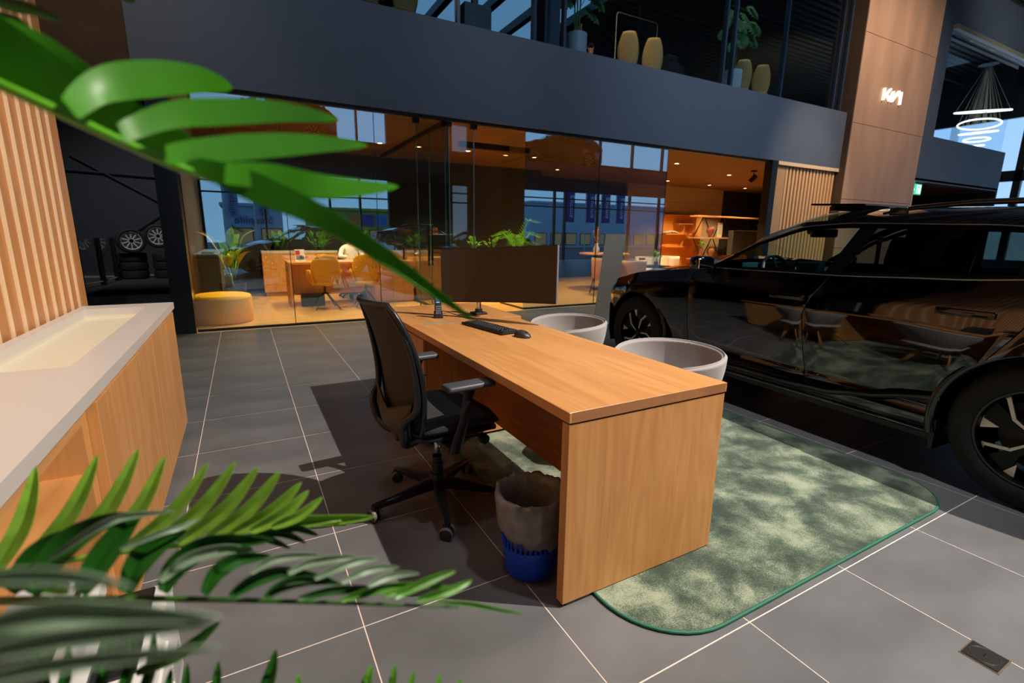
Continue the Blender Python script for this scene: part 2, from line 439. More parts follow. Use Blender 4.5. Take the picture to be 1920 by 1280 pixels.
# roof with ribbed steel deck
b = NB()
box(b, -6, 30.2, -8.2, 24, 8.9, 9.1)
y = -8
while y < 23.8:
    box(b, -6, 30.2, y, y+.14, 8.72, 8.9); y += .28
struct('ceiling', b, deck_m)
for i, yy in enumerate((2.6, 6.2, 11.5)):
    b = NB(); box(b, -6, 30, yy, yy+.14, 8.3, 8.36); box(b, -6, 30, yy+.06, yy+.08, 8.36, 8.66); box(b, -6, 30, yy, yy+.14, 8.66, 8.72)
    struct('trim_%d' % (i+10), b, mat('steel_beam_paint', srgb(58, 60, 62), .5))
# skylight over the upper floor: glazed strip between dark beams
sk = sempty('window_9')
b = NB(); box(b, 4.5, 9.8, 9.8, 16.6, 8.05, 8.09)
obj('pane', b, emis('skylight_sky', (.17, .38, .62, 1), .75), sk)
for x in (4.4, 5.7, 7.0, 8.3, 9.7):
    b = NB(); box(b, x, x+.2, 9.5, 16.9, 7.82, 8.08); obj('skylight_beam', b, black_m, sk)
# outer walls
b = NB(); box(b, -6.2, -6, -8.2, 24, 0, 9); struct('wall_left', b, darkwall)
b = NB(); box(b, -6, 30.2, 23.8, 24, 0, 9); struct('wall_rear', b, blackwall)
# ---- front facade behind the camera (mullions, slab edge, solid piers)
fac = sempty('wall_front')
b = NB()
box(b, -6, 30.2, -8.2, -7.9, 3.75, 5.3); box(b, -6, 30.2, -8.2, -7.9, 8.0, 9.0)
box(b, -6, -1.2, -8.2, -7.9, 0, 9); box(b, 6.2, 9.4, -8.2, -7.9, 0, 9); box(b, 10.3, 13.4, -8.2, -7.9, 0, 9)
box(b, 28, 30.2, -8.2, -7.9, 0, 9)
obj('pier', b, blackwall, fac)
for x in (1.0, 3.6, 4.9, 15.4, 16.1, 18.4, 20.8, 23.2, 25.6):
    b = NB(); box(b, x-.04, x+.04, -8.15, -7.95, 0, 8.0); obj('mullion', b, black_m, fac)
for z in (2.9, 3.35):
    b = NB(); box(b, -1.2, 28, -8.1, -8.0, z-.03, z+.03); obj('transom', b, black_m, fac)
# opposite upper gallery at the entrance side
b = NB(); box(b, -6, 24, -7.9, -3.9, 3.7, 4.5); struct('floor_2', b, blueblack)

# ---- right facade, tall glazing
fr = sempty('wall_right')
b = NB(); box(b, 30, 30.2, -8, 24, 6.56, 9); box(b, 30, 30.2, -8, -3, 0, 6.6); box(b, 30, 30.2, 16, 24, 0, 6.6); box(b, 30, 30.2, -3, 16, 0, .5)
obj('wall_panel', b, mat('teal_spandrel', srgb(30, 52, 62), .35), fr)
for y in (-1.5, 1.3, 4.1, 6.6, 9.05, 12.6):
    b = NB(); box(b, 29.9, 30.1, y-.13, y+.13, .5, 6.6); obj('mullion', b, black_m, fr)
b = NB(); box(b, 29.9, 30.1, -3, 16, 3.9, 4.35); obj('transom', b, black_m, fr)
b = NB(); box(b, 29.99, 30.01, -3, 16, .5, 6.6); obj('pane', b, glass('facade_pane', (.93, .96, 1, 1), .03), fr)
# ---- grey fascia of the gallery over the offices, its upstand is the parapet
b = NB(); box(b, -.94, 13.75, 7.6, 7.9, 3.1, 4.44); struct('wall_gallery', b, blueblack)
b = NB(); box(b, -.94, 24, 7.9, 16.5, 3.98, 4.38); struct('floor_3', b, blackwall)
# dark shadow gap profile at the foot of the fascia
b = NB(); box(b, -.94, 11.1, 7.66, 7.72, 3.06, 3.1); struct('trim_1', b, black_m)
# office ceiling
b = NB(); box(b, -.94, 24, 7.72, 16.5, 3.1, 3.16); struct('ceiling_2', b, ceil_m)
# ---- right-hand gallery: pier, parapet and opening
b = NB(); box(b, 17.35, 18.62, 7.72, 8.0, 4.38, 8.9); box(b, 17.35, 24.0, 7.72, 8.0, 3.06, 4.38)
box(b, 24.0-.28, 24.0, 8.0, 16.5, 3.06, 4.38)
box(b, 18.62, 30, 7.72, 8.0, 7.35, 8.9)
struct('wall_gallery_right', b, blueblack)
b = NB(); box(b, 18.62, 30, 7.6, 7.72, 7.28, 7.4); struct('trim_2', b, mat('pale_rail', srgb(150, 140, 120), .4))
# dark core under the right gallery
b = NB(); box(b, 17.5, 20.6, 9.2, 12, 0, 3.06); struct('wall_core', b, blackwall)
# ---- tall warm panelled pier with illuminated letters
colm = sempty('wall_pier')
b = NB(); box(b, 13.82, 17.3, 7.52, 8.2, 0, 8.9); obj('pier_core', b, mat('pier_gap', srgb(110, 84, 66), .7), colm)
zz = [0, 1.1, 2.35, 4.2, 6.25, 8.7]
for k in range(5):
    b = NB(); bbox(b, 13.74, 17.36, 7.46, 7.52, zz[k]+.004, zz[k+1]-.004, .004, 1); obj('panel', b, concrete, colm)
b = NB(); box(b, 13.70, 13.74, 7.46, 8.2, 0, 8.9); obj('edge_strip', b, mat('pier_edge', srgb(96, 74, 56), .6), colm)
# illuminated letters: K I A built of bevelled strokes
lg = thing('illuminated_sign', 'small glowing white letters KIA on the tall tan pier', 'sign', (15.32, 7.42, 5.0))
def stroke(bm, pts, w):
    # joined angular strokes, each with its own thickness
    for (a, c) in zip(pts, pts[1:]):
        a = Vector((a[0], 0, a[1])); c = Vector((c[0], 0, c[1])); d = (c-a).normalized(); n = Vector((-d.z, 0, d.x))*w/2
        q = [a+n-d*w*.25, a-n-d*w*.25, c-n+d*w*.25, c+n+d*w*.25]
        A = [bm.verts.new(v+Vector((0, -.03, 0))) for v in q]; B = [bm.verts.new(v+Vector((0, .03, 0))) for v in q]
        bm.faces.new(A); bm.faces.new(B[::-1])
        for k in range(4): bm.faces.new((A[k], A[(k+1) % 4], B[(k+1) % 4], B[k]))
for nm, pts in (('letter', [[(-.50, -.19), (-.50, .17)], [(-.50, -.16), (-.16, .20)], [(-.34, .0), (-.14, -.17)]]),
                ('letter', [[(-.14, -.17), (.02, .14)], [(.02, .14), (.02, -.17)]]),
                ('letter', [[(.02, -.17), (.34, .20)], [(.34, .20), (.50, -.0)], [(.50, .19), (.50, -.20)]])):
    b = NB()
    for p in pts: stroke(b, [(x_*.84, z_*.74) for x_, z_ in p], .034)
    obj(nm, b, emis('sign_glow', (1, .84, .62, 1), 1.9), lg)
# ---- right slatted wall beside the pier
sw = sempty('wall_slats_right')
b = NB(); box(b, 11.22, 13.7, 7.72, 7.8, 0, 3.1); obj('slat_board', b, wood('slat_board_dark', srgb(112, 74, 46), srgb(140, 98, 62), 2), sw)
b = NB(); box(b, 11.22, 13.7, 7.60, 7.72, 3.02, 3.1); obj('head_rail', b, slatpale, sw)
b = NB(); box(b, 11.22, 11.6, 7.66, 7.72, 0, 3.02); obj('end_board', b, mat('end_board', srgb(190, 146, 104), .55), sw)
s0 = None
for k in range(15):
    if s0 is None:
        b = NB(); box(b, -.038, .038, -.06, 0, 0, 3.02); s0 = o = obj('slat', b, mat('slat_tan', srgb(226, 180, 130), .5), sw)
    else: o = s0.copy(); COL.objects.link(o)
    o.location = (11.66+k*.138, 7.72, 0)
b = NB(); box(b, 11.0, 11.2, 7.6, 7.8, 0, 3.1); struct('trim_3', b, black_m)
# slats past the pier, under the exit sign
b = NB()
for k in range(3): box(b, 17.42+k*.14, 17.5+k*.14, 7.62, 7.74, 0, 3.05)
box(b, 17.4, 17.86, 7.74, 7.8, 0, 3.05); struct('wall_slats_far', b, slatpale)
# ---- big slatted wall left (near)
sl = sempty('wall_slats_left')
b = NB(); box(b, -.94, -.885, -.6, 3.965, 0, 8.2); obj('slat_board', b, slatback, sl)
s0 = None; y = 3.655+.142
for k in range(31):
    yy = 3.80-k*.1425
    if s0 is None:
        b = NB(); box(b, -.018, -.012, -.032, 0, 0, 8.2); s0 = o = obj('slat', b, slatpale, sl)
    else: o = s0.copy(); COL.objects.link(o)
    o.location = (-.867, yy, 0)
# return panel of that wall (dark back)
b = NB(); box(b, -1.2, -.94, -.6, 3.965, 0, 8.2); obj('wall_core', b, blackwall, sl)
# brown high wall far left
b = NB(); box(b, -6, -.94, 7.66, 7.86, 3.1, 8.9); struct('wall_upper_left', b, mat('brown_high_wall', srgb(78, 56, 36), .8, noise=(3, .2)))
# ---- office glass front
gf = sempty('wall_glass_front')
PAN = [(-.62, .60), (.60, 1.86), (1.86, 3.02), (4.43, 6.05), (6.05, 7.78)]
for (x0, x1) in PAN:
    b = NB(); box(b, x0+.004, x1-.004, 7.70, 7.712, .03, 3.06); obj('pane', b, g_front, gf)
    b = NB(); box(b, x1-.004, x1+.004, 7.698, 7.714, .03, 3.06); obj('pane_joint', b, mat('joint_dark', srgb(24, 34, 36), .2), gf)
for (x0, x1) in ((-.62, 3.02), (4.43, 7.78)):
    b = NB(); box(b, x0, x1, 7.68, 7.73, 0, .03); obj('floor_channel', b, black_m, gf)
# glass partition between the offices, with its ceiling rail
gp = sempty('wall_glass_partition')
b = NB(); box(b, 2.99, 3.05, 7.75, 11.9, 3.04, 3.1); obj('ceiling_rail', b, black_m, gp)
b = NB(); box(b, 2.99, 3.05, 8.6, 11.9, 0, .03); obj('floor_channel', b, black_m, gp)
for (y0, y1) in ((8.62, 10.2), (10.2, 11.9)):
    b = NB(); box(b, 3.014, 3.026, y0, y1-.01, .03, 3.04); obj('pane', b, g_clear, gp)
b = NB(); box(b, 3.012, 3.03, 8.6, 8.62, .03, 3.04); obj('edge', b, g_edge, gp)
b = NB(); box(b, 4.435, 4.447, 7.75, 8.6, .03, 3.04); obj('pane', b, g_clear, gp)
b = NB(); box(b, 4.43, 4.452, 7.75, 8.62, 0, .03); obj('floor_channel', b, black_m, gp)
# two glass door leaves with bar handles
def door_leaf(nm, x0, x1, y, hx):
    d = sempty(nm)
    b = NB(); box(b, x0, x1, y, y+.012, .01, 3.03); obj('pane', b, g_clear, d)
    for e in (x0, x1):
        b = NB(); box(b, e-.008, e+.008, y-.002, y+.014, .01, 3.03); obj('edge', b, g_edge, d)
    for e in (x0, x1):
        b = NB(); bbox(b, e-.05, e+.05, y-.03, y+.04, 3.0, 3.09, .004, 1); obj('hinge', b, black_m, d)
    if hx:
        h = NB()
        for yy in (y-.05, y+.062): tube(h, [(hx+(.05 if yy > y else -.05), yy, .82), (hx+(.05 if yy > y else -.05), yy, 1.44)], .016, 10)
        for z in (.92, 1.34): tube(h, [(hx-.05, y-.05, z), (hx+.05, y+.062, z)], .009, 8)
        obj('door_handle', h, black_m, d)
door_leaf('door_1', 3.06, 3.5, 7.78, None)
door_leaf('door_2', 2.55, 3.02, 7.84, 2.74)
b = NB(); box(b, 3.9, 5.45, 9.3, 9.42, 3.0, 3.1); struct('trim_4', b, black_m)
# black steel post on the left end of the glass
b = NB(); box(b, -.86, -.63, 7.62, 7.95, 0, 3.1); struct('trim_5', b, mat('post_black', srgb(26, 32, 38), .35))
# side wall of the office: oak panel then black wall
b = NB(); box(b, -.9, -.84, 7.95, 12.2, 0, 3.1); struct('wall_office_left', b, wood('walnut_panel', srgb(84, 58, 40), srgb(110, 78, 54), 2))
b = NB(); box(b, -.9, 7.5, 12.2, 12.3, 0, 3.1); struct('wall_office_rear', b, blackwall)
b = NB(); box(b, 7.5, 24, 13.3, 13.4, 0, 3.1); struct('wall_office_rear_right', b, blackwall)
b = NB(); box(b, 7.5, 7.55, 12.2, 13.3, 0, 3.1); struct('wall_office_return', b, blackwall)
b = NB(); box(b, 11.6, 16.35, 13.2, 13.3, 0, 3.1); struct('wall_beige', b, mat('beige_plaster', srgb(150, 128, 104), .8))
b = NB(); box(b, 11.6, 16.35, 13.19, 13.2, 2.55, 2.565); struct('trim_6', b, mat('beige_joint', srgb(110, 90, 72), .8))
b = NB(); box(b, 23.9, 24, 7.72, 13.3, 0, 3.1); struct('wall_office_right', b, blackwall)
# recessed downlights
dl = None
DLN = ['recessed ceiling downlight just left of the glass partition rail', 'recessed ceiling downlight just right of the glass partition rail', 'recessed ceiling downlight above the planter box of the second office', 'recessed ceiling downlight above the potted palm', 'recessed ceiling downlight above the lit display panel, left one', 'recessed ceiling downlight above the zigzag bookshelf', 'recessed ceiling downlight nearest the track spotlight', 'recessed ceiling downlight furthest right near the dark rear wall', 'recessed ceiling downlight above the seated person in white', 'recessed ceiling downlight above the yellow ottoman', 'recessed ceiling downlight above the round oak table', 'recessed ceiling downlight above the low dark coffee table']
for k, (x, y) in enumerate([(2.62, 10.4), (3.42, 10.38), (4.5, 10.3), (6.16, 10.28), (12.25, 12.07), (14.38, 12.22), (12.55, 10.0), (16.31, 12.25), (1.55, 10.6), (.46, 9.1), (7.8, 11.77), (9.6, 9.2)]):
    if dl is None:
        dl = t = thing('downlight', DLN[k], 'light', (x, y, 3.1), 0, 'recessed downlights in the office ceiling')
        b = NB(); lathe(b, [(.045, -.004), (.07, -.004), (.075, 0)], 20); obj('trim_ring', b, whiteplastic, t)
        b = NB(); lathe(b, [(0, -.003), (.046, -.003)], 20); obj('lamp', b, downl, t)
    else: dup(dl, (x, y, 3.1), None, DLN[k])
# ceiling track spot
t = thing('track_spotlight', 'black swivel spotlight hanging near the right end of the office ceiling', 'spotlight', (12.27, 9.0, 3.1))
b = NB(); bbox(b, -.08, .08, -.04, .04, -.04, 0, .004, 1); obj('mount', b, black_m, t)
b = NB(); tube(b, [(0, 0, -.04), (0, 0, -.14)], .012); obj('stem', b, black_m, t)
b = NB(); lathe(b, [(0, -.11), (.06, -.11), (.065, .10), (.05, .105), (0, .08)], 20); bmesh.ops.transform(b, matrix=rotm((0, 0, -.2), .5, .7), verts=b.verts); obj('lamp_head', b, black_m, t, smooth=True, ang=40)
# upper glazing mullions over the parapet
ug = sempty('window_1')
xs = [-.9, 1.2, 3.24, 4.6, 5.2, 9.22, 9.5, 11.19, 13.29, 13.6]
for x in xs:
    b = NB(); box(b, x-.025, x+.025, 7.74, 7.84, 4.44, 8.3); obj('mullion', b, mat('blue_mullion', srgb(40, 58, 78), .35), ug)
b = NB(); box(b, -.9, 13.7, 7.785, 7.795, 4.44, 8.3); obj('pane', b, g_up, ug)
b = NB(); box(b, 18.62, 24, 7.85, 7.86, 4.4, 7.3); obj('pane', b, g_up, ug)
# upper columns and rear wall
for x in (5.3,):
    b = NB(); box(b, x-.16, x+.16, 8.3, 8.6, 4.38, 8.3); struct('trim_7', b, mat('blue_steel', srgb(66, 86, 106), .5))
b = NB(); box(b, -.9, 14, 16.4, 16.5, 4.38, 8.3); struct('wall_upper_rear', b, blackwall)
b = NB(); box(b, 10.2, 13.8, 11.5, 11.6, 4.38, 8.72); struct('wall_upper_brown', b, mat('upper_brown', srgb(60, 48, 32), .8))
# floor drain box
t = thing('floor_socket_box', 'square metal floor box with an oval lid set in the grey tiles', 'floor box', (2.0, .43, 0))
b = NB(); box(b, -.05, .05, -.05, .05, -.004, .0022); obj('frame', b, mat('box_frame', srgb(128, 108, 84), .4, metal=.6), t)
b = NB(); bbox(b, -.046, .046, -.046, .046, .0022, .005, .001, 1); obj('lid', b, mat('box_lid', srgb(34, 32, 30), .35), t)
b = NB(); lathe(b, [(.036, .005), (.037, .0068), (.039, .0068), (.040, .005)], 32); obj('ring', b, mat('box_ring', srgb(56, 54, 52), .25), t, smooth=True)
b = NB(); bbox(b, -.008, .008, -.002, .002, .005, .0075, .0008, 1); obj('keyhole', b, chrome, t)

# ================================================================== DESK
dk = thing('desk', 'long oak desk with a solid panel end standing on the green rug', 'desk', (0.9, 1.243, 0))
b = NB(); bbox(b, 0, .775, 0, 1.80, .712, .75, .0015, 1); obj('desktop', b, oak_y, dk)
b = NB(); bbox(b, .002, .770, .003, .043, .014, .706, .0015, 1); obj('end_panel', b, oak_z, dk)
b = NB(); box(b, .006, .766, .006, .040, .706, .712); obj('shadow_gap', b, black_m, dk)
b = NB(); box(b, .02, .13, .008, .038, .0, .014); obj('foot_rail', b, black_m, dk)
b = NB(); box(b, .012, .768, -.0006, .0, .7125, .7495); obj('front_edge', b, oakedge, dk, label='darker edge band')
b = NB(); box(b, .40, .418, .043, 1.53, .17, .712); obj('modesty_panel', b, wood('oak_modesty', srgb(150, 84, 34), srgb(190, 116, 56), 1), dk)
b = NB(); bbox(b, .10, .36, 1.745, 1.80, .750, .7515, .0005, 1); obj('cable_cover', b, mat('cable_cover', srgb(168, 150, 126), .35), dk)
ck = thing('side_cabinet', 'oak drawer cabinet closing the far end of the desk', 'cabinet', (0.9, 3.045, 0))
b = NB(); bbox(b, 0, .84, 0, .82, .712, .75, .0015, 1); obj('top', b, oak_y, ck)
b = NB(); box(b, .03, .80, -.27, .80, .03, .710); obj('body', b, oak_z, ck)
b = NB(); box(b, .06, .76, -.235, .78, 0, .03); obj('plinth', b, black_m, ck)
for k in range(3):
    b = NB(); bbox(b, .008, .028, -.268+.0, .255, .04+.222*k, .255+.222*k, .002, 1); dr = obj('drawer', b, oak_z, ck)
b = NB(); bbox(b, .008, .028, .262, .795, .04, .70, .002, 1); obj('door', b, oak_z, ck)

# phone with cradle
t = thing('cordless_phone', 'black cordless phone upright in its charging cradle on the desk end', 'phone', (1.17, 3.22, .75), math.radians(-14))
b = NB(); bbox(b, -.032, .032, -.03, .03, 0, .018, .006); bbox(b, -.03, .03, .0, .012, .015, .05, .004); obj('cradle', b, darkplastic, t)
R = rotm((0, 0, .012), 0, math.radians(-10))
b = NB(); bbox(b, -.024, .024, -.012, .012, 0, .15, .007, 3, R); obj('handset', b, mat('handset', srgb(52, 56, 62), .35), t, smooth=True, ang=40)
b = NB(); bbox(b, -.019, .019, -.0135, -.011, .088, .14, .001, 1, R); obj('screen', b, emis('phone_screen', (.02, .07, .16, 1), 1), t)
b = NB(); bbox(b, -.021, .021, -.0130, -.011, .082, .145, .001, 1, R); obj('bezel', b, blackplastic, t)
b = NB(); tube(b, [R @ Vector(p) for p in ((-.012, -.0142, .130), (-.006, -.0142, .118), (.002, -.0142, .112), (.010, -.0142, .108))], .0008, 5); box(b, -.010, .010, -.0143, -.0135, .094, .099, 0, R); obj('screen_icon', b, emis('phone_icon', (.8, .85, .9, 1), 1), t)
b = NB()
for i in range(4):
    for j in range(3): bbox(b, -.017+j*.012, -.007+j*.012, -.0142, -.0115, .016+i*.015, .027+i*.015, .002, 1, R)
obj('keypad', b, mat('phone_keys', srgb(120, 130, 140), .4), t)
b = NB(); tube(b, [(1.20, 3.25, .754), (1.25, 3.36, .753), (1.32, 3.42, .753), (1.33, 3.25, .753), (1.34, 3.1, .753), (1.37, 3.05, .753), (1.38, 2.98, .754)], .0022, 6)
tag(obj('cable', b, black_m), 'thin black cable curling across the desk behind the keyboard', 'cable')

# monitor on an arm
mt = thing('monitor', 'large dark curved computer monitor seen on the far end of the desk', 'monitor', (0, 0, 0))
L0, L1 = Vector((1.215, 3.27, 0)), Vector((1.725, 2.58, 0)); dv = (L1-L0).normalized(); nn = Vector((-dv.y, dv.x, 0))   # nn points away from the seat
if nn.x < 0: nn = -nn
P = []; PB = []
N = 20
for i in range(N+1):
    u = i/N; q = L0.lerp(L1, u); bow = (1-(2*u-1)**2)*.055
    q = q + nn*bow
    z0 = .850+.045*u; z1 = z0+.372
    P.append([q+Vector((0, 0, z0)), q+Vector((0, 0, z0+.012)), q+Vector((0, 0, z1-.006)), q+Vector((0, 0, z1))])
    PB.append([p+nn*.028 for p in P[-1]])
b = NB(); V = grid(b, P); V2 = grid(b, PB)
for i in range(N):
    b.faces.new((V[i][0], V[i+1][0], V2[i+1][0], V2[i][0])); b.faces.new((V[i][3], V[i+1][3], V2[i+1][3], V2[i][3]))
for e in (0, N):
    for j in range(3): b.faces.new((V[e][j], V[e][j+1], V2[e][j+1], V2[e][j]))
obj('housing', b, blackplastic, mt)
b = NB(); grid(b, [[r_[1]-nn*.001, r_[2]-nn*.001] for r_ in P]); obj('screen', b, mat('screen_off', srgb(56, 46, 36), .55), mt)
b = NB(); q = L1+Vector((0, 0, 0)); 
vs = box(b, 0, .004, 0, .028, 0, .372, mtx=Matrix.Translation(L1+Vector((0, 0, .895))) @ Matrix.Rotation(math.atan2(nn.y, nn.x)-pi/2, 4, 'Z')); obj('side_edge', b, greyplastic, mt)
mid = L0.lerp(L1, .5)+nn*.08
pole = Vector((1.50, 3.26, 0))
b = NB(); bbox(b, .03, .09, -.05, .05, -.05, .05, .01, 1, rotm(mid+Vector((0, 0, 1.06)), math.atan2(nn.y, nn.x))); obj('mount_plate', b, black_m, mt)
b = NB(); tube(b, [mid+Vector((0, 0, 1.06)), mid+nn*.08+Vector((0, 0, 1.04)), pole+Vector((.06, .0, 1.0)), pole+Vector((0, 0, 1.0))], .018, 10); obj('arm', b, black_m, mt)
b = NB(); tube(b, [pole+Vector((0, 0, .76)), pole+Vector((0, 0, 1.06))], .017, 14); obj('pole', b, chrome, mt)
b = NB(); bbox(b, pole.x-.05, pole.x+.05, pole.y-.05, pole.y+.05, .75, .765, .004, 1); lathe(b, [(.03, .765), (.026, .79), (0, .79)], 20, (pole.x, pole.y, 0)); obj('clamp_base', b, darkplastic, mt)

# keyboard
kb = thing('keyboard', 'black full-size keyboard lying across the desk near the mouse', 'keyboard', (1.318, 2.705, .75), math.radians(-81))
b = NB(); bbox(b, -.225, .225, -.068, .068, .004, .016, .004, 2); obj('case', b, darkplastic, kb)
b = NB(); k0 = None
rows = [(.052, 19, .0105, .009), (.034, 19, .0205, .0085), (.0165, 19, .0205, .0085), (-.001, 18, .0205, .0085), (-.0185, 17, .0205, .0085), (-.036, 18, .0205, .0085)]
for ry, n, kw, kh in rows:
    W_ = .43/n
    for i in range(n):
        if i in (15,) and n > 17: continue
        b = NB()
        if k0 is None:
            bbox(b, -.0098, .0098, -.0075, .0075, 0, .005, .0018, 1); k0 = o = obj('key', b, mat('key_cap', srgb(34, 35, 37), .5), kb)
        else: o = k0.copy(); COL.objects.link(o); b.free()
        o.location = (-.215+W_*(i+.5), ry, .015); o.scale = (W_/.0222, 1, 1)
# mouse
ms = thing('mouse', 'dark grey computer mouse beside the keyboard', 'mouse', (1.375, 2.385, .75), math.radians(-75))
P = []
for i in range(13):
    u = i/12; x = -.055+.11*u; wd = .034*math.sqrt(max(0.0, 1-(2*u-1)**4))*(1-.12*u)+.001; hh = .040*(math.sin(pi*min(1, u*.8+.16)))**.7
    P.append([(x, wd*math.cos(a)*(1 if 1 else 0), .002+hh*max(0, math.sin(a))**.75) for a in [pi*j/12 for j in range(13)]])
b = NB(); grid(b, P); bmesh.ops.holes_fill(b, edges=b.edges[:]); obj('shell', b, mat('mouse_grey', srgb(58, 56, 55), .4), ms, smooth=True, ang=50)
b = NB(); lathe(b, [(0, -.004), (.008, -.004), (.009, 0), (.008, .004), (0, .004)], 16, (.028, 0, .03), 'y'); obj('wheel', b, rubber, ms)

# ================================================================== RUG
rg = thing('rug', 'green rug with painted pile shading and a teal bound edge under the desk', 'rug', (0, 0, 0))
out = rrect(1.05, 3.19, .915, 2.80, .30, 10)
rugm = bpy.data.materials.new('green_pile'); rugm.use_nodes = True; n = rugm.node_tree; pb = n.nodes['Principled BSDF']; pb.inputs['Roughness'].default_value = .9; pb.inputs['Sheen Weight'].default_value = .35; pb.inputs['Specular IOR Level'].default_value = .2
tcn = n.nodes.new('ShaderNodeTexCoord'); na = n.nodes.new('ShaderNodeTexNoise'); na.inputs['Scale'].default_value = 4.6; na.inputs['Detail'].default_value = 5; na.inputs['Distortion'].default_value = .25; na.inputs['Roughness'].default_value = .58
nb_ = n.nodes.new('ShaderNodeTexNoise'); nb_.inputs['Scale'].default_value = 210; nb_.inputs['Detail'].default_value = 2
n.links.new(tcn.outputs['Object'], na.inputs[0]); n.links.new(tcn.outputs['Object'], nb_.inputs[0])
ma = n.nodes.new('ShaderNodeMath'); ma.operation = 'MULTIPLY_ADD'; ma.inputs[1].default_value = .42; n.links.new(nb_.outputs[0], ma.inputs[0]); n.links.new(na.outputs[0], ma.inputs[2])
rp = n.nodes.new('ShaderNodeValToRGB'); rp.color_ramp.elements[0].position = .58; rp.color_ramp.elements[0].color = srgb(42, 58, 47)  # shading from the pile direction is painted into the colour by noise
rp.color_ramp.elements[1].position = .88; rp.color_ramp.elements[1].color = srgb(150, 158, 134)
e = rp.color_ramp.elements.new(.70); e.color = srgb(80, 96, 78)
n.links.new(ma.outputs[0], rp.inputs[0]); n.links.new(rp.outputs[0], pb.inputs['Base Color'])
bm_ = n.nodes.new('ShaderNodeBump'); bm_.inputs['Strength'].default_value = .8; bm_.inputs['Distance'].default_value = .006; n.links.new(ma.outputs[0], bm_.inputs['Height']); n.links.new(bm_.outputs[0], pb.inputs['Normal'])
b = NB(); prism(b, out, .0, .011); obj('pile', b, rugm, rg)
b = NB(); tube(b, [(x, y, .007) for x, y in out], .0065, 8, closed=True); obj('bound_edge', b, mat('teal_edge', srgb(34, 104, 82), .6, bump=(300, .2)), rg, smooth=True, label='teal green bound edge')

# ================================================================== WASTE BIN
bn = thing('waste_bin', 'blue slotted waste bin with a grey bag folded over its rim', 'waste bin', (.915, 1.50, 0))
b = NB(); lathe(b, [(0, .004), (.098, .004), (.104, .012), (.112, .13)], 36); obj('lower_shell', b, bluep, bn, smooth=True, ang=40)
b = NB()
for k in range(36):
    a = 2*pi*k/36; c, s = math.cos(a), math.sin(a)
    tube(b, [(.112*c, .112*s, .128), (.123*c, .123*s, .30)], .0045, 5)
obj('slot_bars', b, bluep, bn)
b = NB(); lathe(b, [(.121, .295), (.132, .30), (.132, .315), (.122, .32), (.121, .295)], 36); obj('rim', b, bluep, bn, smooth=True)
random.seed(5); P = []
ph = [random.random()*6.28 for _ in range(8)]
for j, (r, z) in enumerate([(.112, .165), (.128, .17), (.136, .215), (.140, .27), (.145, .325), (.140, .350), (.124, .342), (.110, .315), (.104, .20), (.09, .10), (.0, .08)]):
    row = []
    for k in range(72):
        a = 2*pi*k/72
        w = (math.sin(9*a+ph[0]+j*.5)*.35+math.sin(17*a+ph[1]-j*.9)*.3+math.sin(31*a+ph[2]+j)*.2)
        rr = r*(1+.045*w) if r else 0; zz2 = z + (.022*w if j in (0, 1) else .010*w) + (.03*math.sin(a-1) if j < 2 else 0)
        row.append((rr*math.cos(a), rr*math.sin(a), zz2))
    P.append(row)
b = NB(); grid(b, P, closed_v=True); obj('bag', b, bag_m, bn, smooth=True, label='grey plastic bag')

# ================================================================== LEFT COUNTER
ct = thing('counter', 'oak counter with white top along the slatted wall', 'counter', (-.42, 0, 0))
X0, X1, Y0, Y1, H = -.445, .0, .0, 3.76, .88
wt = NB()
bx0, bx1, by0, by1 = -.40, -.115, 2.07, 3.60
zt, zb = H, H-.04
for (a, c, d, e) in ((X0, bx0, Y0, Y1), (bx1, X1+.005, Y0, Y1), (bx0, bx1, Y0, by0), (bx0, bx1, by1, Y1)):
    box(wt, a, c, d, e, zb, zt)
obj('worktop', wt, white_m, ct)
bs = NB(); dz = .055
box(bs, bx0-.01, bx1+.01, by0-.01, by1+.01, zt-dz-.012, zt-dz)
box(bs, bx0-.012, bx0, by0, by1, zt-dz, zt-.04); box(bs, bx1, bx1+.012, by0, by1, zt-dz, zt-.04)
box(bs, bx0, bx1, by0-.012, by0, zt-dz, zt-.04); box(bs, bx0, bx1, by1, by1+.012, zt-dz, zt-.04)
obj('recessed_tray', bs, cream_m, ct, label='cream recessed tray')
# carcass far part with three doors
b = NB(); box(b, X0, -.035, 1.80, Y1-.03, .09, .805); obj('carcass', b, oak_z, ct)
b = NB(); box(b, X0+.02, -.06, 1.83, Y1-.10, 0, .09); obj('plinth', b, oakedge, ct)
ys = [1.80, 2.26, 2.86, 3.35, 3.735]
for k in range(4):
    b = NB(); bbox(b, -.033, -.002, ys[k]+.002, ys[k+1]-.002, .085, .822, .0012, 1); obj('door', b, oak_z, ct)
# open niche nearer the camera
b = NB(); box(b, X0, -.03, 1.745, 1.798, .0, zb-.012); obj('side_panel', b, oak_z, ct)
b = NB(); box(b, X0, X0+.02, .02, 1.745, .0, zb-.012); obj('back_panel', b, oak_z, ct)
b = NB(); box(b, X0+.02, -.03, .0, .04, .0, zb-.012); obj('side_panel', b, oak_z, ct)
b = NB(); box(b, X0+.02, -.045, .04, 1.745, .60, .625); obj('shelf', b, oak_y, ct)
b = NB(); bbox(b, -.055, -.028, .04, 1.745, .775, .828, .001, 1); obj('front_rail', b, oak_y, ct)
b = NB(); lathe(b, [(0, 0), (.006, 0), (.006, .002)], 14, (-.22, 1.7435, .70), 'y'); obj('shelf_pin_hole', b, black_m, ct)

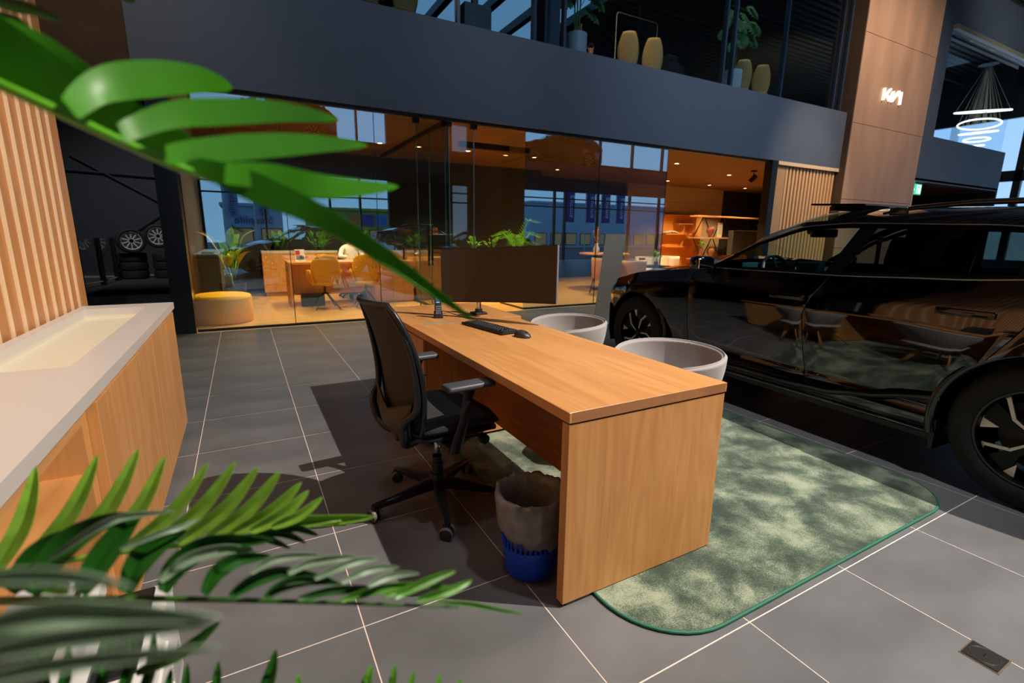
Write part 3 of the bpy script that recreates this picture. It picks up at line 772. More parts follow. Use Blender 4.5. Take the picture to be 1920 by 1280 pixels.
# printer in the niche
pr_ = thing('printer', 'white and black multifunction printer on the floor in front of the oak counter', 'printer', (-.56, 1.36, 0))
b = NB(); bbox(b, -.27, .285, -.38, .245, .0, .30, .012, 2); obj('body', b, whiteplastic, pr_, smooth=True, ang=40)
b = NB(); bbox(b, .284, .292, -.36, .05, .03, .12, .002, 1); bbox(b, .284, .292, -.36, .05, .14, .25, .002, 1); obj('paper_drawer', b, whiteplastic, pr_)
b = NB(); bbox(b, -.24, .12, -.33, .20, .30, .36, .02, 3); obj('scanner_unit', b, mat('scanner_dark', srgb(44, 44, 46), .3), pr_)
b = NB()
ol = rrect(-.26, .15, -.36, .23, .05, 6); il = rrect(-.22, .11, -.31, .19, .03, 6)
A = [b.verts.new((x, y, .395)) for x, y in ol]; B = [b.verts.new((x, y, .395)) for x, y in il]; A2 = [b.verts.new((x, y, .355)) for x, y in ol]; B2 = [b.verts.new((x, y, .355)) for x, y in il]
n_ = len(ol)
for k in range(n_):
    k2 = (k+1) % n_
    b.faces.new((A[k], A[k2], B[k2], B[k])); b.faces.new((A[k], A2[k], A2[k2], A[k2])); b.faces.new((B[k], B[k2], B2[k2], B2[k]))
obj('lid_frame', b, whiteplastic, pr_)
b = NB(); bbox(b, .16, .25, -.10, .22, .301, .312, .003, 1, rotm((0, 0, 0))); obj('control_panel', b, blackplastic, pr_)
for k in range(6):
    b = NB(); box(b, .285, .2862, .09, .20, .05+.014*k, .055+.014*k); obj('vent_slot', b, greyplastic, pr_)

# grey totem
t = thing('information_totem', 'slim grey metal sign stand leaning behind the grey tub chairs', 'sign stand', (4.86, 5.93, 0), math.radians(-30))
b = NB(); bbox(b, -.15, .15, -.02, .02, 0.0, 1.36, .004, 1, Matrix.Shear('XY', 4, (0.10, 0.0)) if False else None)
for v in b.verts: v.co.x += v.co.z*.10; v.co.y += v.co.z*.02
obj('panel', b, alu, t)
b = NB(); bbox(b, -.2, .2, -.12, .12, 0, .012, .003, 1); obj('foot_plate', b, alu, t)
# ================================================================== OFFICE TASK CHAIR (faces +x locally)
oc = thing('office_chair', 'black mesh-back office chair on castors at the oak desk', 'chair', (.76, 2.15, 0), math.radians(5))
def castor(parent, x, y, a):
    b = NB(); Mx = rotm((x, y, .03), a)
    t = bmesh.new()
    for s in (-1, 1): lathe(t, [(0, s*.006), (.026, s*.006), (.030, s*.009), (.030, s*.022), (.024, s*.026), (0, s*.026)], 22, (0, 0, 0), 'y')
    merge(b, t, Mx); c = obj('castor', b, mat('castor', srgb(30, 30, 32), .4), parent, smooth=True, ang=40)
    b = NB(); t = bmesh.new()
    for s in (-1, 1): lathe(t, [(.0275, s*.0265), (.0315, s*.022), (.0315, s*.012), (.0275, s*.008)], 22, (0, 0, 0), 'y')
    merge(b, t, Mx); obj('tread', b, mat('castor_tread', srgb(118, 106, 98), .5), c, smooth=True)
    b = NB(); t = bmesh.new(); tube(t, [(0, 0, .0), (0, 0, .045)], .006); bbox(t, -.02, .02, -.006, .006, .01, .035, .003, 1); merge(b, t, Mx); obj('fork', b, black_m, c)
for k in range(5):
    a = math.radians(-108+72*k)
    c, s = math.cos(a), math.sin(a); b = NB()
    P = []
    for u in range(9):
        w = u/8; r = .03+.30*w; hw = .030-.014*w; zt = .135-.055*w-.0*w; zb_ = zt-(.052-.030*w)
        P.append([(r*c-hw*s, r*s+hw*c, zt-.006), (r*c-hw*.7*s, r*s+hw*.7*c, zt), (r*c+hw*.7*s, r*s-hw*.7*c, zt), (r*c+hw*s, r*s-hw*c, zt-.006), (r*c+hw*.8*s, r*s-hw*.8*c, zb_), (r*c-hw*.8*s, r*s+hw*.8*c, zb_)])
    grid(b, P, closed_v=True); bmesh.ops.holes_fill(b, edges=b.edges[:])
    tube(b, [(.325*c, .325*s, .045), (.325*c, .325*s, .078)], .014, 10)
    obj('base_arm', b, blackplastic, oc, smooth=True, ang=45)
    castor(oc, .325*c, .325*s, a+1.1+k)
b = NB(); lathe(b, [(.0, .16), (.038, .16), (.042, .14), (.042, .08), (.03, .07), (0, .07)], 24); lathe(b, [(.029, .15), (.029, .215), (.024, .22), (.024, .25)], 20); obj('hub', b, blackplastic, oc, smooth=True, ang=40)
b = NB(); tube(b, [(0, 0, .2), (0, 0, .40)], .0145, 18); obj('gas_lift', b, chrome, oc, smooth=True)
b = NB(); bbox(b, -.13, .13, -.09, .09, .375, .42, .012, 2); bbox(b, -.22, -.05, -.04, .04, .385, .415, .01, 2); obj('mechanism', b, blackplastic, oc, smooth=True, ang=40)
# seat cushion
def pad(bm, lx, ly, zf, th, x0=0, n=18, sink=.3):
    top, bot = [], []
    for i in range(n+1):
        u = -1+2*i/n; rowt, rowb = [], []
        for j in range(n+1):
            v = -1+2*j/n
            # squircle mapping
            k = max(abs(u), abs(v)) or 1; l = (abs(u)**3.4+abs(v)**3.4)**(1/3.4) or 1; sc = k/l
            x = u*sc*lx; y = v*sc*ly; e = max(0, 1-(k**5))
            z = zf(u, v)
            rowt.append((x+x0, y, z+th*.5*e**.4)); rowb.append((x+x0, y, z-th*.5*e**.5))
        top.append(rowt); bot.append(rowb)
    A = grid(bm, top); B = grid(bm, bot)
    bmesh.ops.remove_doubles(bm, verts=bm.verts, dist=.0008)
b = NB(); pad(b, .255, .25, lambda u, v: .475-.03*max(0, u)**3*1.2+.012*v*v-.015*max(0, -u), .075, .02); obj('seat_cushion', b, seatfab, oc, smooth=True)
b = NB(); pad(b, .25, .24, lambda u, v: .435-.025*max(0, u)**3, .05, .015); obj('seat_shell', b, blackplastic, oc, smooth=True)
# backrest: curved mesh panel in a frame
def bk(u, v):
    """u -1..1 across, v 0..1 up"""
    z = .47+.57*v; w = .215*(.80+.42*math.sin(pi*min(1, .18+v*.62)))*(1-.10*v**4)
    if v > .9: w *= 1-.14*((v-.9)/.1)**2
    x = -.215 - .115*(v**2.3) + .01*math.sin(pi*v) + .045*(u*u)
    return Vector((x, u*w, z))
P = [[bk(-1+2*i/20, j/18) for j in range(19)] for i in range(21)]
b = NB(); grid(b, P, th=.012); obj('back_mesh', b, mesh_m, oc, smooth=True)
edge = [bk(-1, j/18) for j in range(19)] + [bk(-1+2*i/16, 1) for i in range(1, 17)] + [bk(1, 1-j/18) for j in range(1, 19)] + [bk(1-2*i/16, 0) for i in range(1, 16)]
b = NB(); tube(b, edge, .012, 8, closed=True); obj('back_frame', b, blackplastic, oc, smooth=True)
# outer Y-shaped support shell behind the back
b = NB()
for s in (-1, 1):
    pts = [Vector((-.06, s*.045, .40)), Vector((-.18, s*.10, .395)), Vector((-.228, s*.17, .44)), Vector((-.245, s*.20, .53)), bk(s*.97, .22)+Vector((-.03, 0, 0)), bk(s*.97, .45)+Vector((-.02, 0, 0)), bk(s*.99, .75)+Vector((-.012, 0, 0)), bk(s*.97, .99)+Vector((-.008, 0, 0))]
    tube(b, smoothp(pts), interp([.022, .024, .022, .019, .016, .013, .010, .008]), 10)
obj('back_support', b, blackplastic, oc, smooth=True)
b = NB()
P = [[bk(-.86+1.72*i/16, .02+.30*j/8*(1-.45*(1-abs(-1+2*i/16)))) + Vector((-.030-.012*math.sin(pi*j/8), 0, -.03)) for j in range(9)] for i in range(17)]
grid(b, P, th=.008); obj('lumbar_shell', b, mat('lumbar_shell', srgb(58, 48, 40), .5), oc, smooth=True)
for s in (-1, 1):
    b = NB()
    P = []
    for q, (x, z, wx, wy) in enumerate(((-.04, .38, .032, .014), (-.03, .42, .030, .014), (.005, .52, .026, .013), (.02, .62, .024, .013), (.03, .675, .034, .016))):
        P.append([(x+wx*math.cos(t), s*(.275+.012*(z-.38)/.3)+wy*math.sin(t), z) for t in [2*pi*k/12 for k in range(12)]])
    grid(b, P, closed_v=True); bmesh.ops.holes_fill(b, edges=b.edges[:])
    box(b, -.07, -.01, min(s*.05, s*.28), max(s*.05, s*.28), .385, .41)
    obj('arm_post', b, blackplastic, oc, smooth=True, ang=50)
    b = NB(); bbox(b, -.09, .14, s*.29-.043, s*.29+.043, .672, .70, .012, 3); obj('arm_pad', b, mat('arm_pad', srgb(70, 72, 78), .45), oc, smooth=True, ang=50)
b = NB(); tube(b, [(.1, -.05, .40), (.13, -.20, .395)], .009, 8); lathe(b, [(0, -.02), (.022, -.02), (.024, 0), (.022, .02), (0, .02)], 18, (.135, -.225, .392), 'y'); obj('adjusting_knob', b, darkplastic, oc, smooth=True, ang=40)

# ================================================================== GREY TUB CHAIRS (face -x)
def tub(label, x, y, rz):
    t = thing('tub_chair', label, 'chair', (x, y, .012), rz, 'grey tub chairs on the rug')
    P = []; NA = 48; NV = 14
    for i in range(NA+1):
        a = math.radians(-152+304*i/NA)      # 0 = back (+x)
        rx, ry = .275, .305
        f = abs(a)/math.radians(152)
        top = .735-.055*f**2.2-.10*max(0, f-.86)/.14
        row = []
        for j in range(NV+1):
            v = j/NV; z = .40+(top-.40)*v; k = .66+.34*math.sin(v*pi/2)**.8
            row.append(Vector((rx*k*math.cos(a), ry*k*math.sin(a), z)))
        P.append(row)
    b = NB(); grid(b, P, th=.026); bmesh.ops.bevel(b, geom=[e for e in b.edges if e.is_manifold and e.calc_face_angle(0) > .9], offset=.012, segments=3, affect='EDGES')
    obj('shell', b, greyfab, t, smooth=True)
    b = NB(); rings = [(0, .33), (.15, .335), (.20, .36), (.215, .40)]; lathe(b, rings, 32)
    P = [[(.005+(.255)*r*math.cos(2*pi*k/36), .265*r*math.sin(2*pi*k/36), .40+.05*(1-r**4)) for k in range(36)] for r in (0.001, .4, .75, .92, 1)]
    grid(b, P, closed_v=True); obj('seat', b, greyfab, t, smooth=True)
    for sx in (-1, 1):
        for sy in (-1, 1):
            b = NB(); tube(b, [(sx*.10, sy*.11, .35), (sx*.155, sy*.165, .18), (sx*.205, sy*.215, .0)], [.019, .016, .011], 12); obj('leg', b, oak_z, t, smooth=True)
    b = NB(); bbox(b, -.13, .13, -.13, .13, .315, .345, .01); obj('leg_bracket', b, oak_z, t)
    return t
tub('grey upholstered tub chair nearest the camera on the car side of the desk', 1.95, 1.83, math.radians(4))
tub('grey upholstered tub chair nearer the grey sign stand', 2.0, 2.84, math.radians(-3))

# ================================================================== CARS
def lerp_tab(tab, x):
    if x <= tab[0][0]: return tab[0][1]
    for (a, va), (c, vc) in zip(tab, tab[1:]):
        if x <= c:
            t = (x-a)/(c-a); t = t*t*(3-2*t)*.35+t*.65; return va+(vc-va)*t
    return tab[-1][1]
SH = .06; WB = 2.96; WR = .370; AR = .425
def halfw(s):   # plan taper
    if s > 1: s -= SH
    return lerp_tab([(-.93, .55), (-.86, .74), (-.6, .865), (-.2, .93), (.3, .94), (1.4, .94), (2.4, .94), (3.0, .935), (3.35, .88), (3.58, .74), (3.70, .55), (3.76, .30)], s)
def belt_z(s):
    s -= SH
    return lerp_tab([(-.93, .98), (-.5, 1.16), (0, 1.145), (.4, 1.115), (1.05, 1.09), (1.95, 1.08), (2.1, 1.075), (2.4, 1.04), (2.9, .985), (3.3, .90), (3.55, .80), (3.70, .68), (3.76, .58)], s)
def wtop_z(s):
    s -= SH
    return lerp_tab([(-.93, 1.0), (-.7, 1.18), (-.45, 1.28), (0, 1.375), (.4, 1.405), (1.2, 1.425), (1.45, 1.41), (1.7, 1.315), (1.95, 1.16), (2.08, 1.085), (2.4, 1.045), (3.76, .585)], s)
def belt_d(s): return halfw(s)*.945-.005
BANDS = [(.845, .225), (.905, .245), (.925, .30), (.928, .345), (.900, .385), (.905, .45), (.925, .55), (.940, .68), (.948, .80), (.945, .90), (.928, .955), (.905, 1.0)]
def seam_B(z): return lerp_tab([(.2, 1.12), (.34, 1.13), (.84, 1.185), (1.10, 1.065), (1.41, .97), (1.6, .93)], z)-1.065
def side_pt(s, k, sgn):
    """k index into side levels 0..NL (below the belt)"""
    d, z = BANDS[k]; h = halfw(s)/.94
    bz = belt_z(s)
    if z > .6: z = .6+(z-.6)*(bz-.05-.6)/(1.0-.6)
    if s > 3.2: z_ = (s-3.2)/.56; z = z if z > .4 else z+.04*z_
    if s < -.4: z = z if z > .5 else z+.10*(-.4-s)/.5
    d = d*h
    # subtle haunches over the wheels
    for c in (0.0, WB):
        g = math.exp(-((s-c)/.42)**2)*math.exp(-((z-.72)/.2)**2); d += .022*g*h
    return d*sgn, z
def build_car(label, pmat, loc, rz, detail=True, group=None, wheels=True):
    car = thing('car', label, 'car', loc, rz, group)
    # columns
    base = []
    s = -.93
    seams = [-.93, .06, 1.125, 2.28, 3.82]
    for a, c in zip(seams, seams[1:]):
        n = max(2, round((c-a)/.055)); base += [a+(c-a)*i/n for i in range(n)]
    base.append(3.82)
    def panel_of(s):
        for i, (a, c) in enumerate(zip(seams, seams[1:])):
            if s < c-1e-6: return i
        return 3
    def sshift(s, z):
        w = 1-abs(s-1.125)/1.0
        o = seam_B(z)*max(0, w)
        if abs(s-.02) < .6 and z < 1.2: # rear door edge follows the arch forward
            o += (1-abs(s-.02)/.6)*.20*max(0, (1.05-z))/.35 if z > .7 else (1-abs(s-.02)/.6)*.20
        return o
    names = ['rear_quarter_panel', 'rear_door', 'front_door', 'front_wing']
    for sgn in (1, -1):
        pan = [NB() for _ in range(4)]; sill = NB()
        cache = {}
        def V(bmi, bm, i, k):
            key = (bmi, i, k)
            if key in cache: return cache[key]
            s = base[i]; d, z = side_pt(s, k, sgn); ss = s+sshift(s, z)
            # snap to arch
            for c in (0.0, WB):
                dx, dz = ss-c, z-WR; r = math.hypot(dx, dz)
                if r < AR+.03 and z < 1.0:
                    if r < AR:
                        dx, dz = dx*AR/max(r, .01), dz*AR/max(r, .01); ss, z = c+dx, WR+dz
            edge = (i > 0 and abs(base[i]-seams[1]) < 1e-6) or abs(base[i]-seams[2]) < 1e-6 or abs(base[i]-seams[3]) < 1e-6
            if edge and bmi != 'sill':
                left = base[i] == seams[bmi]  # start of this panel
                ss += .003 if abs(base[i]-seams[bmi]) < 1e-6 else -.003; d -= sgn*.005
            v = bm.verts.new((ss, d, z)); cache[key] = v; return v
        for i in range(len(base)-1):
            p = panel_of(base[i])
            for k in range(len(BANDS)-1):
                sm = (base[i]+base[i+1])/2; d, z = side_pt(sm, k, 1); d2, z2 = side_pt(sm, k+1, 1); zm = (z+z2)/2; sx_ = sm+sshift(sm, zm)
                if any(math.hypot(sx_-c, zm-WR) < AR-.04 for c in (0., WB)): continue
                if any(abs(sx_-c) < AR*.8 and zm < WR for c in (0., WB)): continue
                isill = k < 3 and .0 < sm < 2.9
                bmx, key = (sill, 'sill') if isill else (pan[p], p)
                q = [V(key, bmx, i, k), V(key, bmx, i+1, k), V(key, bmx, i+1, k+1), V(key, bmx, i, k+1)]
                u = []
                for v in q:
                    if v not in u: u.append(v)
                if len(u) > 2:
                    try: bmx.faces.new(u)
                    except ValueError: pass
            # belt strip joining to greenhouse
            sA, sB = base[i], base[i+1]
            q = [V(p, pan[p], i, len(BANDS)-1), V(p, pan[p], i+1, len(BANDS)-1)]
            bA = cache.get((p, i, 99)) or pan[p].verts.new((sA, sgn*belt_d(sA), belt_z(sA))); cache[(p, i, 99)] = bA
            bB = cache.get((p, i+1, 99)) or pan[p].verts.new((sB, sgn*belt_d(sB), belt_z(sB))); cache[(p, i+1, 99)] = bB
            pan[p].faces.new((q[0], q[1], bB, bA))
        for nm, bmx in zip(names, pan): obj(nm, bmx, pmat, car, smooth=True, ang=50)
        obj('sill', sill, pmat, car, smooth=True, ang=50)
        # greenhouse side
        fr_ = NB(); gl = {'front_side_window': NB(), 'rear_side_window': NB(), 'quarter_window': NB()}
        def gp_(s, v):
            b0 = belt_z(s); t0 = wtop_z(s); z = b0+(t0-b0)*v
            d = belt_d(s)-.012 - (z-b0)*.58
            return Vector((s+ (seam_B(z)*max(0, 1-abs(s-1.125)/1.0)), sgn*d, z))
        for i in range(len(base)-1):
            a, c = base[i], base[i+1]; sm = (a+c)/2
            if wtop_z(sm)-belt_z(sm) < .015: continue
            tall = wtop_z(sm)-belt_z(sm)
            m0 = min(.022/tall, .5); m1 = max(1-.03/tall, .5)
            key = None
            if 1.19 < sm < 2.08 and tall > .075: key = 'front_side_window'
            elif .24 < sm < 1.06: key = 'rear_side_window'
            elif -.45 < sm < .17: key = 'quarter_window'
            for (v0, v1, isg) in ((0, m0, False), (m0, m1, True), (m1, 1, False)):
                q = [gp_(a, v0), gp_(c, v0), gp_(c, v1), gp_(a, v1)]
                bmx = gl[key] if (isg and key) else fr_
                bmx.faces.new([bmx.verts.new(p) for p in q])
        for bmx in list(gl.values())+[fr_]: bmesh.ops.remove_doubles(bmx, verts=bmx.verts, dist=.0005)
        for nm, bmx in gl.items(): obj(nm, bmx, carglass if nm.startswith('front') else privglass, car, smooth=True)
        obj('window_frame', fr_, gloss, car, smooth=True, ang=50)
        # bright trims
        b = NB(); tube(b, [Vector((s, sgn*(belt_d(s)+.002), belt_z(s)+.002)) for s in [-.35+.08*i for i in range(31)]], .0065, 6)
        obj('waist_trim', b, mat('dark_chrome', srgb(150, 150, 154), .15, metal=1), car, smooth=True)
        b = NB(); tube(b, [gp_(s, 1)+Vector((0, sgn*.004, .004)) for s in [-.35+.07*i for i in range(34)]], .005, 6); obj('upper_trim', b, MATS['dark_chrome'], car, smooth=True)
        # moulding rising to the rear arch
        b = NB(); mp = [(2.45, .335), (1.9, .322), (1.3, .322), (1.0, .338), (.78, .38), (.6, .425), (.46, .462), (.40, .478)]
        P = []
        for s, z in [(lambda u: (2.45-2.05*u, lerp_tab([(0, .335), (.25, .322), (.55, .322), (.70, .338), (.82, .39), (.92, .445), (1, .475)], u)))(i/30) for i in range(31)]:
            P.append([(s, sgn*.928, z-.028), (s, sgn*.945, z-.016), (s, sgn*.947, z+.006), (s, sgn*.93, z+.020)])
        grid(b, P); obj('side_moulding', b, gloss, car, smooth=True)
        b = NB(); tube(b, [(s, sgn*.925, .268-.005*s) for s in (2.42, 1.8, 1.2, .7, .44)], .006, 6); obj('sill_trim', b, MATS['dark_chrome'], car, smooth=True)
        # arch cladding
        for c in (0.0, WB):
            P = []
            for i in range(37):
                a = math.radians(-14+208*i/36)
                P.append([(c+r*math.cos(a), sgn*(halfw(c+r*math.cos(a))+o), WR+r*math.sin(a)) for r, o in ((AR-.02, -.09), (AR-.012, .000), (AR+.004, .012), (AR+.024, .010), (AR+.034, -.006))])
            b = NB(); grid(b, P); obj('wheel_arch_trim', b, gloss, car, smooth=True)
            b = NB(); P = [[(c+(AR-.01)*math.cos(a), y_*sgn, WR+(AR-.01)*math.sin(a)) for y_ in (.60, .93)] for a in [math.radians(-20+220*i/20) for i in range(21)]]
            grid(b, P); A_ = [b.verts.new((c+(AR-.01)*math.cos(a), .60*sgn, WR+(AR-.01)*math.sin(a))) for a in [math.radians(-20+220*i/20) for i in range(21)]]; b.faces.new(A_)
            obj('wheel_arch_liner', b, black_m, car)
        b = NB(); box(b, .40, .42, min(sgn*.70, sgn*.93), max(sgn*.70, sgn*.93), .17, .34); obj('mud_flap', b, black_m, car)
        # flush handles
        for s0_, z0_ in ((1.37, .925), (.37, .95)):
            b = NB(); bbox(b, s0_-.13, s0_+.13, sgn*.945-.010, sgn*.945+.010, z0_-.020, z0_+.020, .008, 3); obj('door_handle', b, gloss, car, smooth=True, ang=40)
        # door mirror
        mr = NB(); Mx = rotm((2.10, sgn*.995, 1.115), sgn*math.radians(-12))
        bbox(mr, -.045, .075, -.095, .095, -.06, .06, .042, 4, Mx); mo = obj('door_mirror', mr, pmat, car, smooth=True, ang=60)
        b = NB(); bbox(b, -.049, -.043, -.070, .070, -.040, .040, .003, 1, Mx); obj('mirror_glass', b, mat('mirror_silver', (.8, .8, .82, 1), .02, metal=1), mo)
        b = NB(); tube(b, [(2.12, sgn*.86, 1.06), (2.11, sgn*.92, 1.055), (2.11, sgn*.98, 1.075)], .022, 8); obj('mirror_stalk', b, gloss, mo, smooth=True)
        # roof rail
        b = NB(); pts = [(1.02, 1.475), (.85, 1.505), (.55, 1.522), (.1, 1.518), (-.25, 1.49), (-.42, 1.455)]
        tube(b, [(s, sgn*.595, z+.012) for s, z in pts], [.008, .014, .016, .016, .014, .008], 8); 
        for s, z in ((.93, 1.475), (-.33, 1.46)): bbox(b, s-.05, s+.05, sgn*.60-.012, sgn*.60+.012, z, z+.045, .004, 1)
        obj('roof_rail', b, mat('rail_black', srgb(16, 16, 18), .25, coat=.4), car, smooth=True, ang=50)
    # top skin: bonnet, windscreen, roof, tailgate
    tops = {'bonnet': NB(), 'windscreen': NB(), 'roof': NB(), 'tailgate': NB(), 'rear_window': NB()}
    def tp(s, v):   # v -1..1 across
        if s > 2.14: 
            e = belt_d(s); z = belt_z(s); cz = .055*min(1, (3.76-s)/.5+.15); 
            a = abs(v); return Vector((s, v*e, z+cz*(1-a**2.6)))
        e = belt_d(s)-.012-(wtop_z(s)-belt_z(s))*.58; z = wtop_z(s); a = abs(v)
        cz = lerp_tab([(-.93, .02), (-.5, .10), (0, .125), (.9, .13), (1.25, .125), (1.6, .115), (2.14, .055)], s)
        bow = 0
        if 1.2 < s <= 2.14: bow = .26*(1-a*a)*((s-1.2)/.94)
        return Vector((s+bow, v*e, z+cz*(1-a**2.4)))
    for i in range(len(base)-1):
        a, c = base[i], base[i+1]; sm = (a+c)/2
        key = 'bonnet' if sm > 2.14 else 'windscreen' if sm > 1.34 else 'roof' if sm > -.42 else 'rear_window' if sm > -.80 else 'tailgate'
        vs = [-1, -.97, -.88, -.7, -.45, -.2, 0, .2, .45, .7, .88, .97, 1]
        for v0, v1 in zip(vs, vs[1:]):
            kk = key
            if key in ('windscreen', 'rear_window') and (v0 < -.96 or v1 > .96): kk = 'roof'
            bmx = tops[kk]
            def T(s_, v_):
                p = tp(s_, v_)
                if key == 'bonnet': p.x += .26*(1-v_*v_)*max(0, 1-(s_-2.14)/1.2)
                return p
            bmx.faces.new([bmx.verts.new(p) for p in (T(a, v0), T(c, v0), T(c, v1), T(a, v1))])
    for k, bmx in tops.items():
        bmesh.ops.remove_doubles(bmx, verts=bmx.verts, dist=.001)
        obj(k, bmx, carglass if k == 'windscreen' else privglass if k == 'rear_window' else pmat, car, smooth=True, ang=60)
    # raised sunroof lid
    b = NB(); bbox(b, 1.26, 1.66, -.38, .38, 1.566, 1.58, .005, 1, None)
    for v in b.verts: v.co.z += .05*(v.co.x-1.46)
    obj('sunroof_lid', b, gloss, car)
    b = NB(); tube(b, [(1.5, y_, 1.55) for y_ in (-.36, 0, .36)], .02, 6); obj('sunroof_frame', b, black_m, car)
    # nose and tail closing, lamps
    b = NB()
    P = []
    for j, (z, f) in enumerate([(.24, .93), (.32, .985), (.45, 1.0), (.56, 1.0), (.60, .99)]):
        row = []
        for i in range(25):
            y_ = -1+2*i/24; row.append((3.46+.37*f*(1-abs(y_)**3.2), y_*.875, z))
        P.append(row)
    grid(b, P); obj('front_bumper', b, pmat, car, smooth=True)
    for sgn in (1, -1):
        b = NB(); P = [[(3.85-.42*(abs(y_)/.875)**3.2, y_*sgn, z) for y_ in (.45, .55, .65, .74, .80)] for z in (.66, .69, .73)]
        grid(b, P, th=.01); obj('headlight', b, mat('headlight', srgb(170, 180, 190), .1, coat=1), car, smooth=True)
        b = NB(); box(b, -.93, -.90, min(sgn*.3, sgn*.72), max(sgn*.3, sgn*.72), .84, .93); obj('tail_light', b, mat('tail_red', srgb(190, 20, 16), .2, emit=((1, .05, .03, 1), .8)), car)
    b = NB(); P = [[(-.86-.10*(1-abs(y_)**3), y_*.78, z) for y_ in [-1+2*i/16 for i in range(17)]] for z in (.30, .45, .65, .85, 1.0)]
    grid(b, P); obj('rear_bumper', b, pmat, car, smooth=True)
    # underbody
    b = NB(); box(b, .42, 2.46, -.86, .86, .20, .26); box(b, -.8, .42, -.58, .58, .22, .5); box(b, 2.46, 3.6, -.58, .58, .22, .6); obj('underbody', b, black_m, car)
    # wheels
    wheel = None
    for c in (0.0, WB):
        for sgn in (1, -1):
            if wheel is None:
                w = bpy.data.objects.new('wheel', None); COL.objects.link(w); w.parent = car; wheel = w; w.empty_display_size = .1
                b = NB(); R_ = WR
                lathe(b, [(.245, .088), (.256, .098), (.29, .106), (.335, .104), (.356, .092), (.368, .07), (R_, .05), (R_, -.05), (.368, -.07), (.34, -.10), (.26, -.09)], 72, axis='y'); obj('tyre', b, rubber, w, smooth=True, ang=35)
                b = NB()
                for k in range(72):
                    a = 2*pi*k/72
                    for y0_, y1_ in ((.055, .078),): 
                        box(b, -.004, .004, y0_, y1_, R_-.03, R_-.0085, mtx=Matrix.Rotation(a, 4, 'Y'))
                obj('tread_blocks', b, mat('tread_dark', srgb(14, 14, 14), .9), w, kind='stuff')
                b = NB(); lathe(b, [(.240, .082), (.250, .092), (.249, .096), (.238, .090), (.230, .06), (.226, -.06)], 60, axis='y'); obj('rim', b, rimblk, w, smooth=True, ang=40)
                b = NB(); lathe(b, [(.251, .0945), (.246, .0985), (.240, .0945)], 72, axis='y'); obj('rim_lip', b, mat('rim_lip', srgb(66, 68, 70), .3, metal=.6), w, smooth=True)
                b = NB(); lathe(b, [(0, -.03), (.19, -.03), (.19, -.045)], 40, axis='y'); obj('brake_disc', b, mat('brake_disc', srgb(48, 47, 46), .45, metal=.5), w)
                b = NB(); lathe(b, [(0, .072), (.028, .072), (.033, .066), (.062, .05), (.07, .03)], 30, axis='y'); obj('wheel_hub', b, rimblk, w, smooth=True, ang=40)
                for k in range(5):
                    A0 = 2*pi*k/5+.3
                    def po(r, deg, q_=.95): return (r*q_*math.cos(A0+math.radians(deg)), r*math.sin(A0+math.radians(deg)))
                    # wide dark blade
                    b = NB(); prism(b, [po(.05, -8), po(.13, -5), po(.245, -12), po(.247, 4), po(.247, 18), po(.13, 14), po(.05, 26)], .035, .058, 'y'); obj('spoke', b, rimblk, w)
                    # machined angular outline
                    def strip(pts, hh=.0025):
                        for (p0, w0), (p1, w1) in zip(pts, pts[1:]):
                            p0, p1 = Vector(po(*p0)), Vector(po(*p1)); dd = (p1-p0).normalized(); nn_ = Vector((-dd.y, dd.x))
                            prism(b, [tuple(p0+nn_*w0-dd*w0*.3), tuple(p1+nn_*w1+dd*w1*.3), tuple(p1-nn_*w1+dd*w1*.3), tuple(p0-nn_*w0-dd*w0*.3)], .052, .0605+hh, 'y')
                    b = NB(); strip([((.045, 12), .005), ((.135, 15), .008), ((.238, 32), .009), ((.246, 27), .0065), ((.248, 18), .0055), ((.248, 8), .0055), ((.248, -2), .0055), ((.247, -10), .0055)])
                    prism(b, [po(.250, -6), po(.250, -20), po(.165, -12.5)], .052, .063, 'y')
                    obj('machined_spoke_edge', b, rimsil, w, label='bright machined spoke outline')
                w.location = (c, sgn*.826, WR)
            else:
                w = wheel.copy(); COL.objects.link(w); w.location = (c, sgn*.826, WR)
                for ch in list(wheel.children): q = ch.copy(); COL.objects.link(q); q.parent = w
            w.rotation_euler = (0, 0, 0) if sgn > 0 else (0, 0, pi)
    if detail:
        b = NB(); bbox(b, 1.98, 2.32, -.76, .76, .72, 1.055, .05, 3); obj('dashboard', b, interior, car, smooth=True, ang=50)
        b = NB(); bbox(b, 1.955, 1.97, .02, .70, .97, 1.125, .006, 1); bbox(b, 1.955, 1.97, -.4, .0, .97, 1.12, .006, 1); obj('display_screen', b, mat('screen_teal', srgb(26, 62, 72), .15, coat=.6), car)
        b = NB(); Mx = rotm((1.86, .37, 1.01), 0, 0, math.radians(-66))
        t_ = bmesh.new(); tube(t_, [(.185*math.cos(2*pi*k/40), .18*math.sin(2*pi*k/40), 0) for k in range(40)], .015, 10, closed=True); bbox(t_, -.05, .05, -.06, .06, -.02, .02, .01); 
        for q in (0, pi, pi*1.5): tube(t_, [(0, 0, 0), (.18*math.cos(q+pi/2), .18*math.sin(q+pi/2), 0)], .012, 6)
        merge(b, t_, Mx); obj('steering_wheel', b, mat('wheel_leather', srgb(54, 64, 66), .5), car, smooth=True)
        seatm = mat('car_seat', srgb(46, 48, 50), .7)
        for (sx_, sy_) in ((1.42, .37), (1.42, -.37), (.45, .40), (.45, -.40)):
            st = NB(); bbox(st, sx_-.22, sx_+.28, sy_-.25, sy_+.25, .42, .58, .05, 3)
            bbox(st, -.07, .07, -.25, .25, 0, .60, .05, 4, rotm((sx_-.22, sy_, .55), 0, 0, math.radians(-20)))
            bbox(st, -.055, .055, -.145, .145, .0, .20, .045, 4, rotm((sx_-.435, sy_, 1.14), 0, 0, math.radians(-10)))
            obj('seat', st, seatm, car, smooth=True, ang=60)
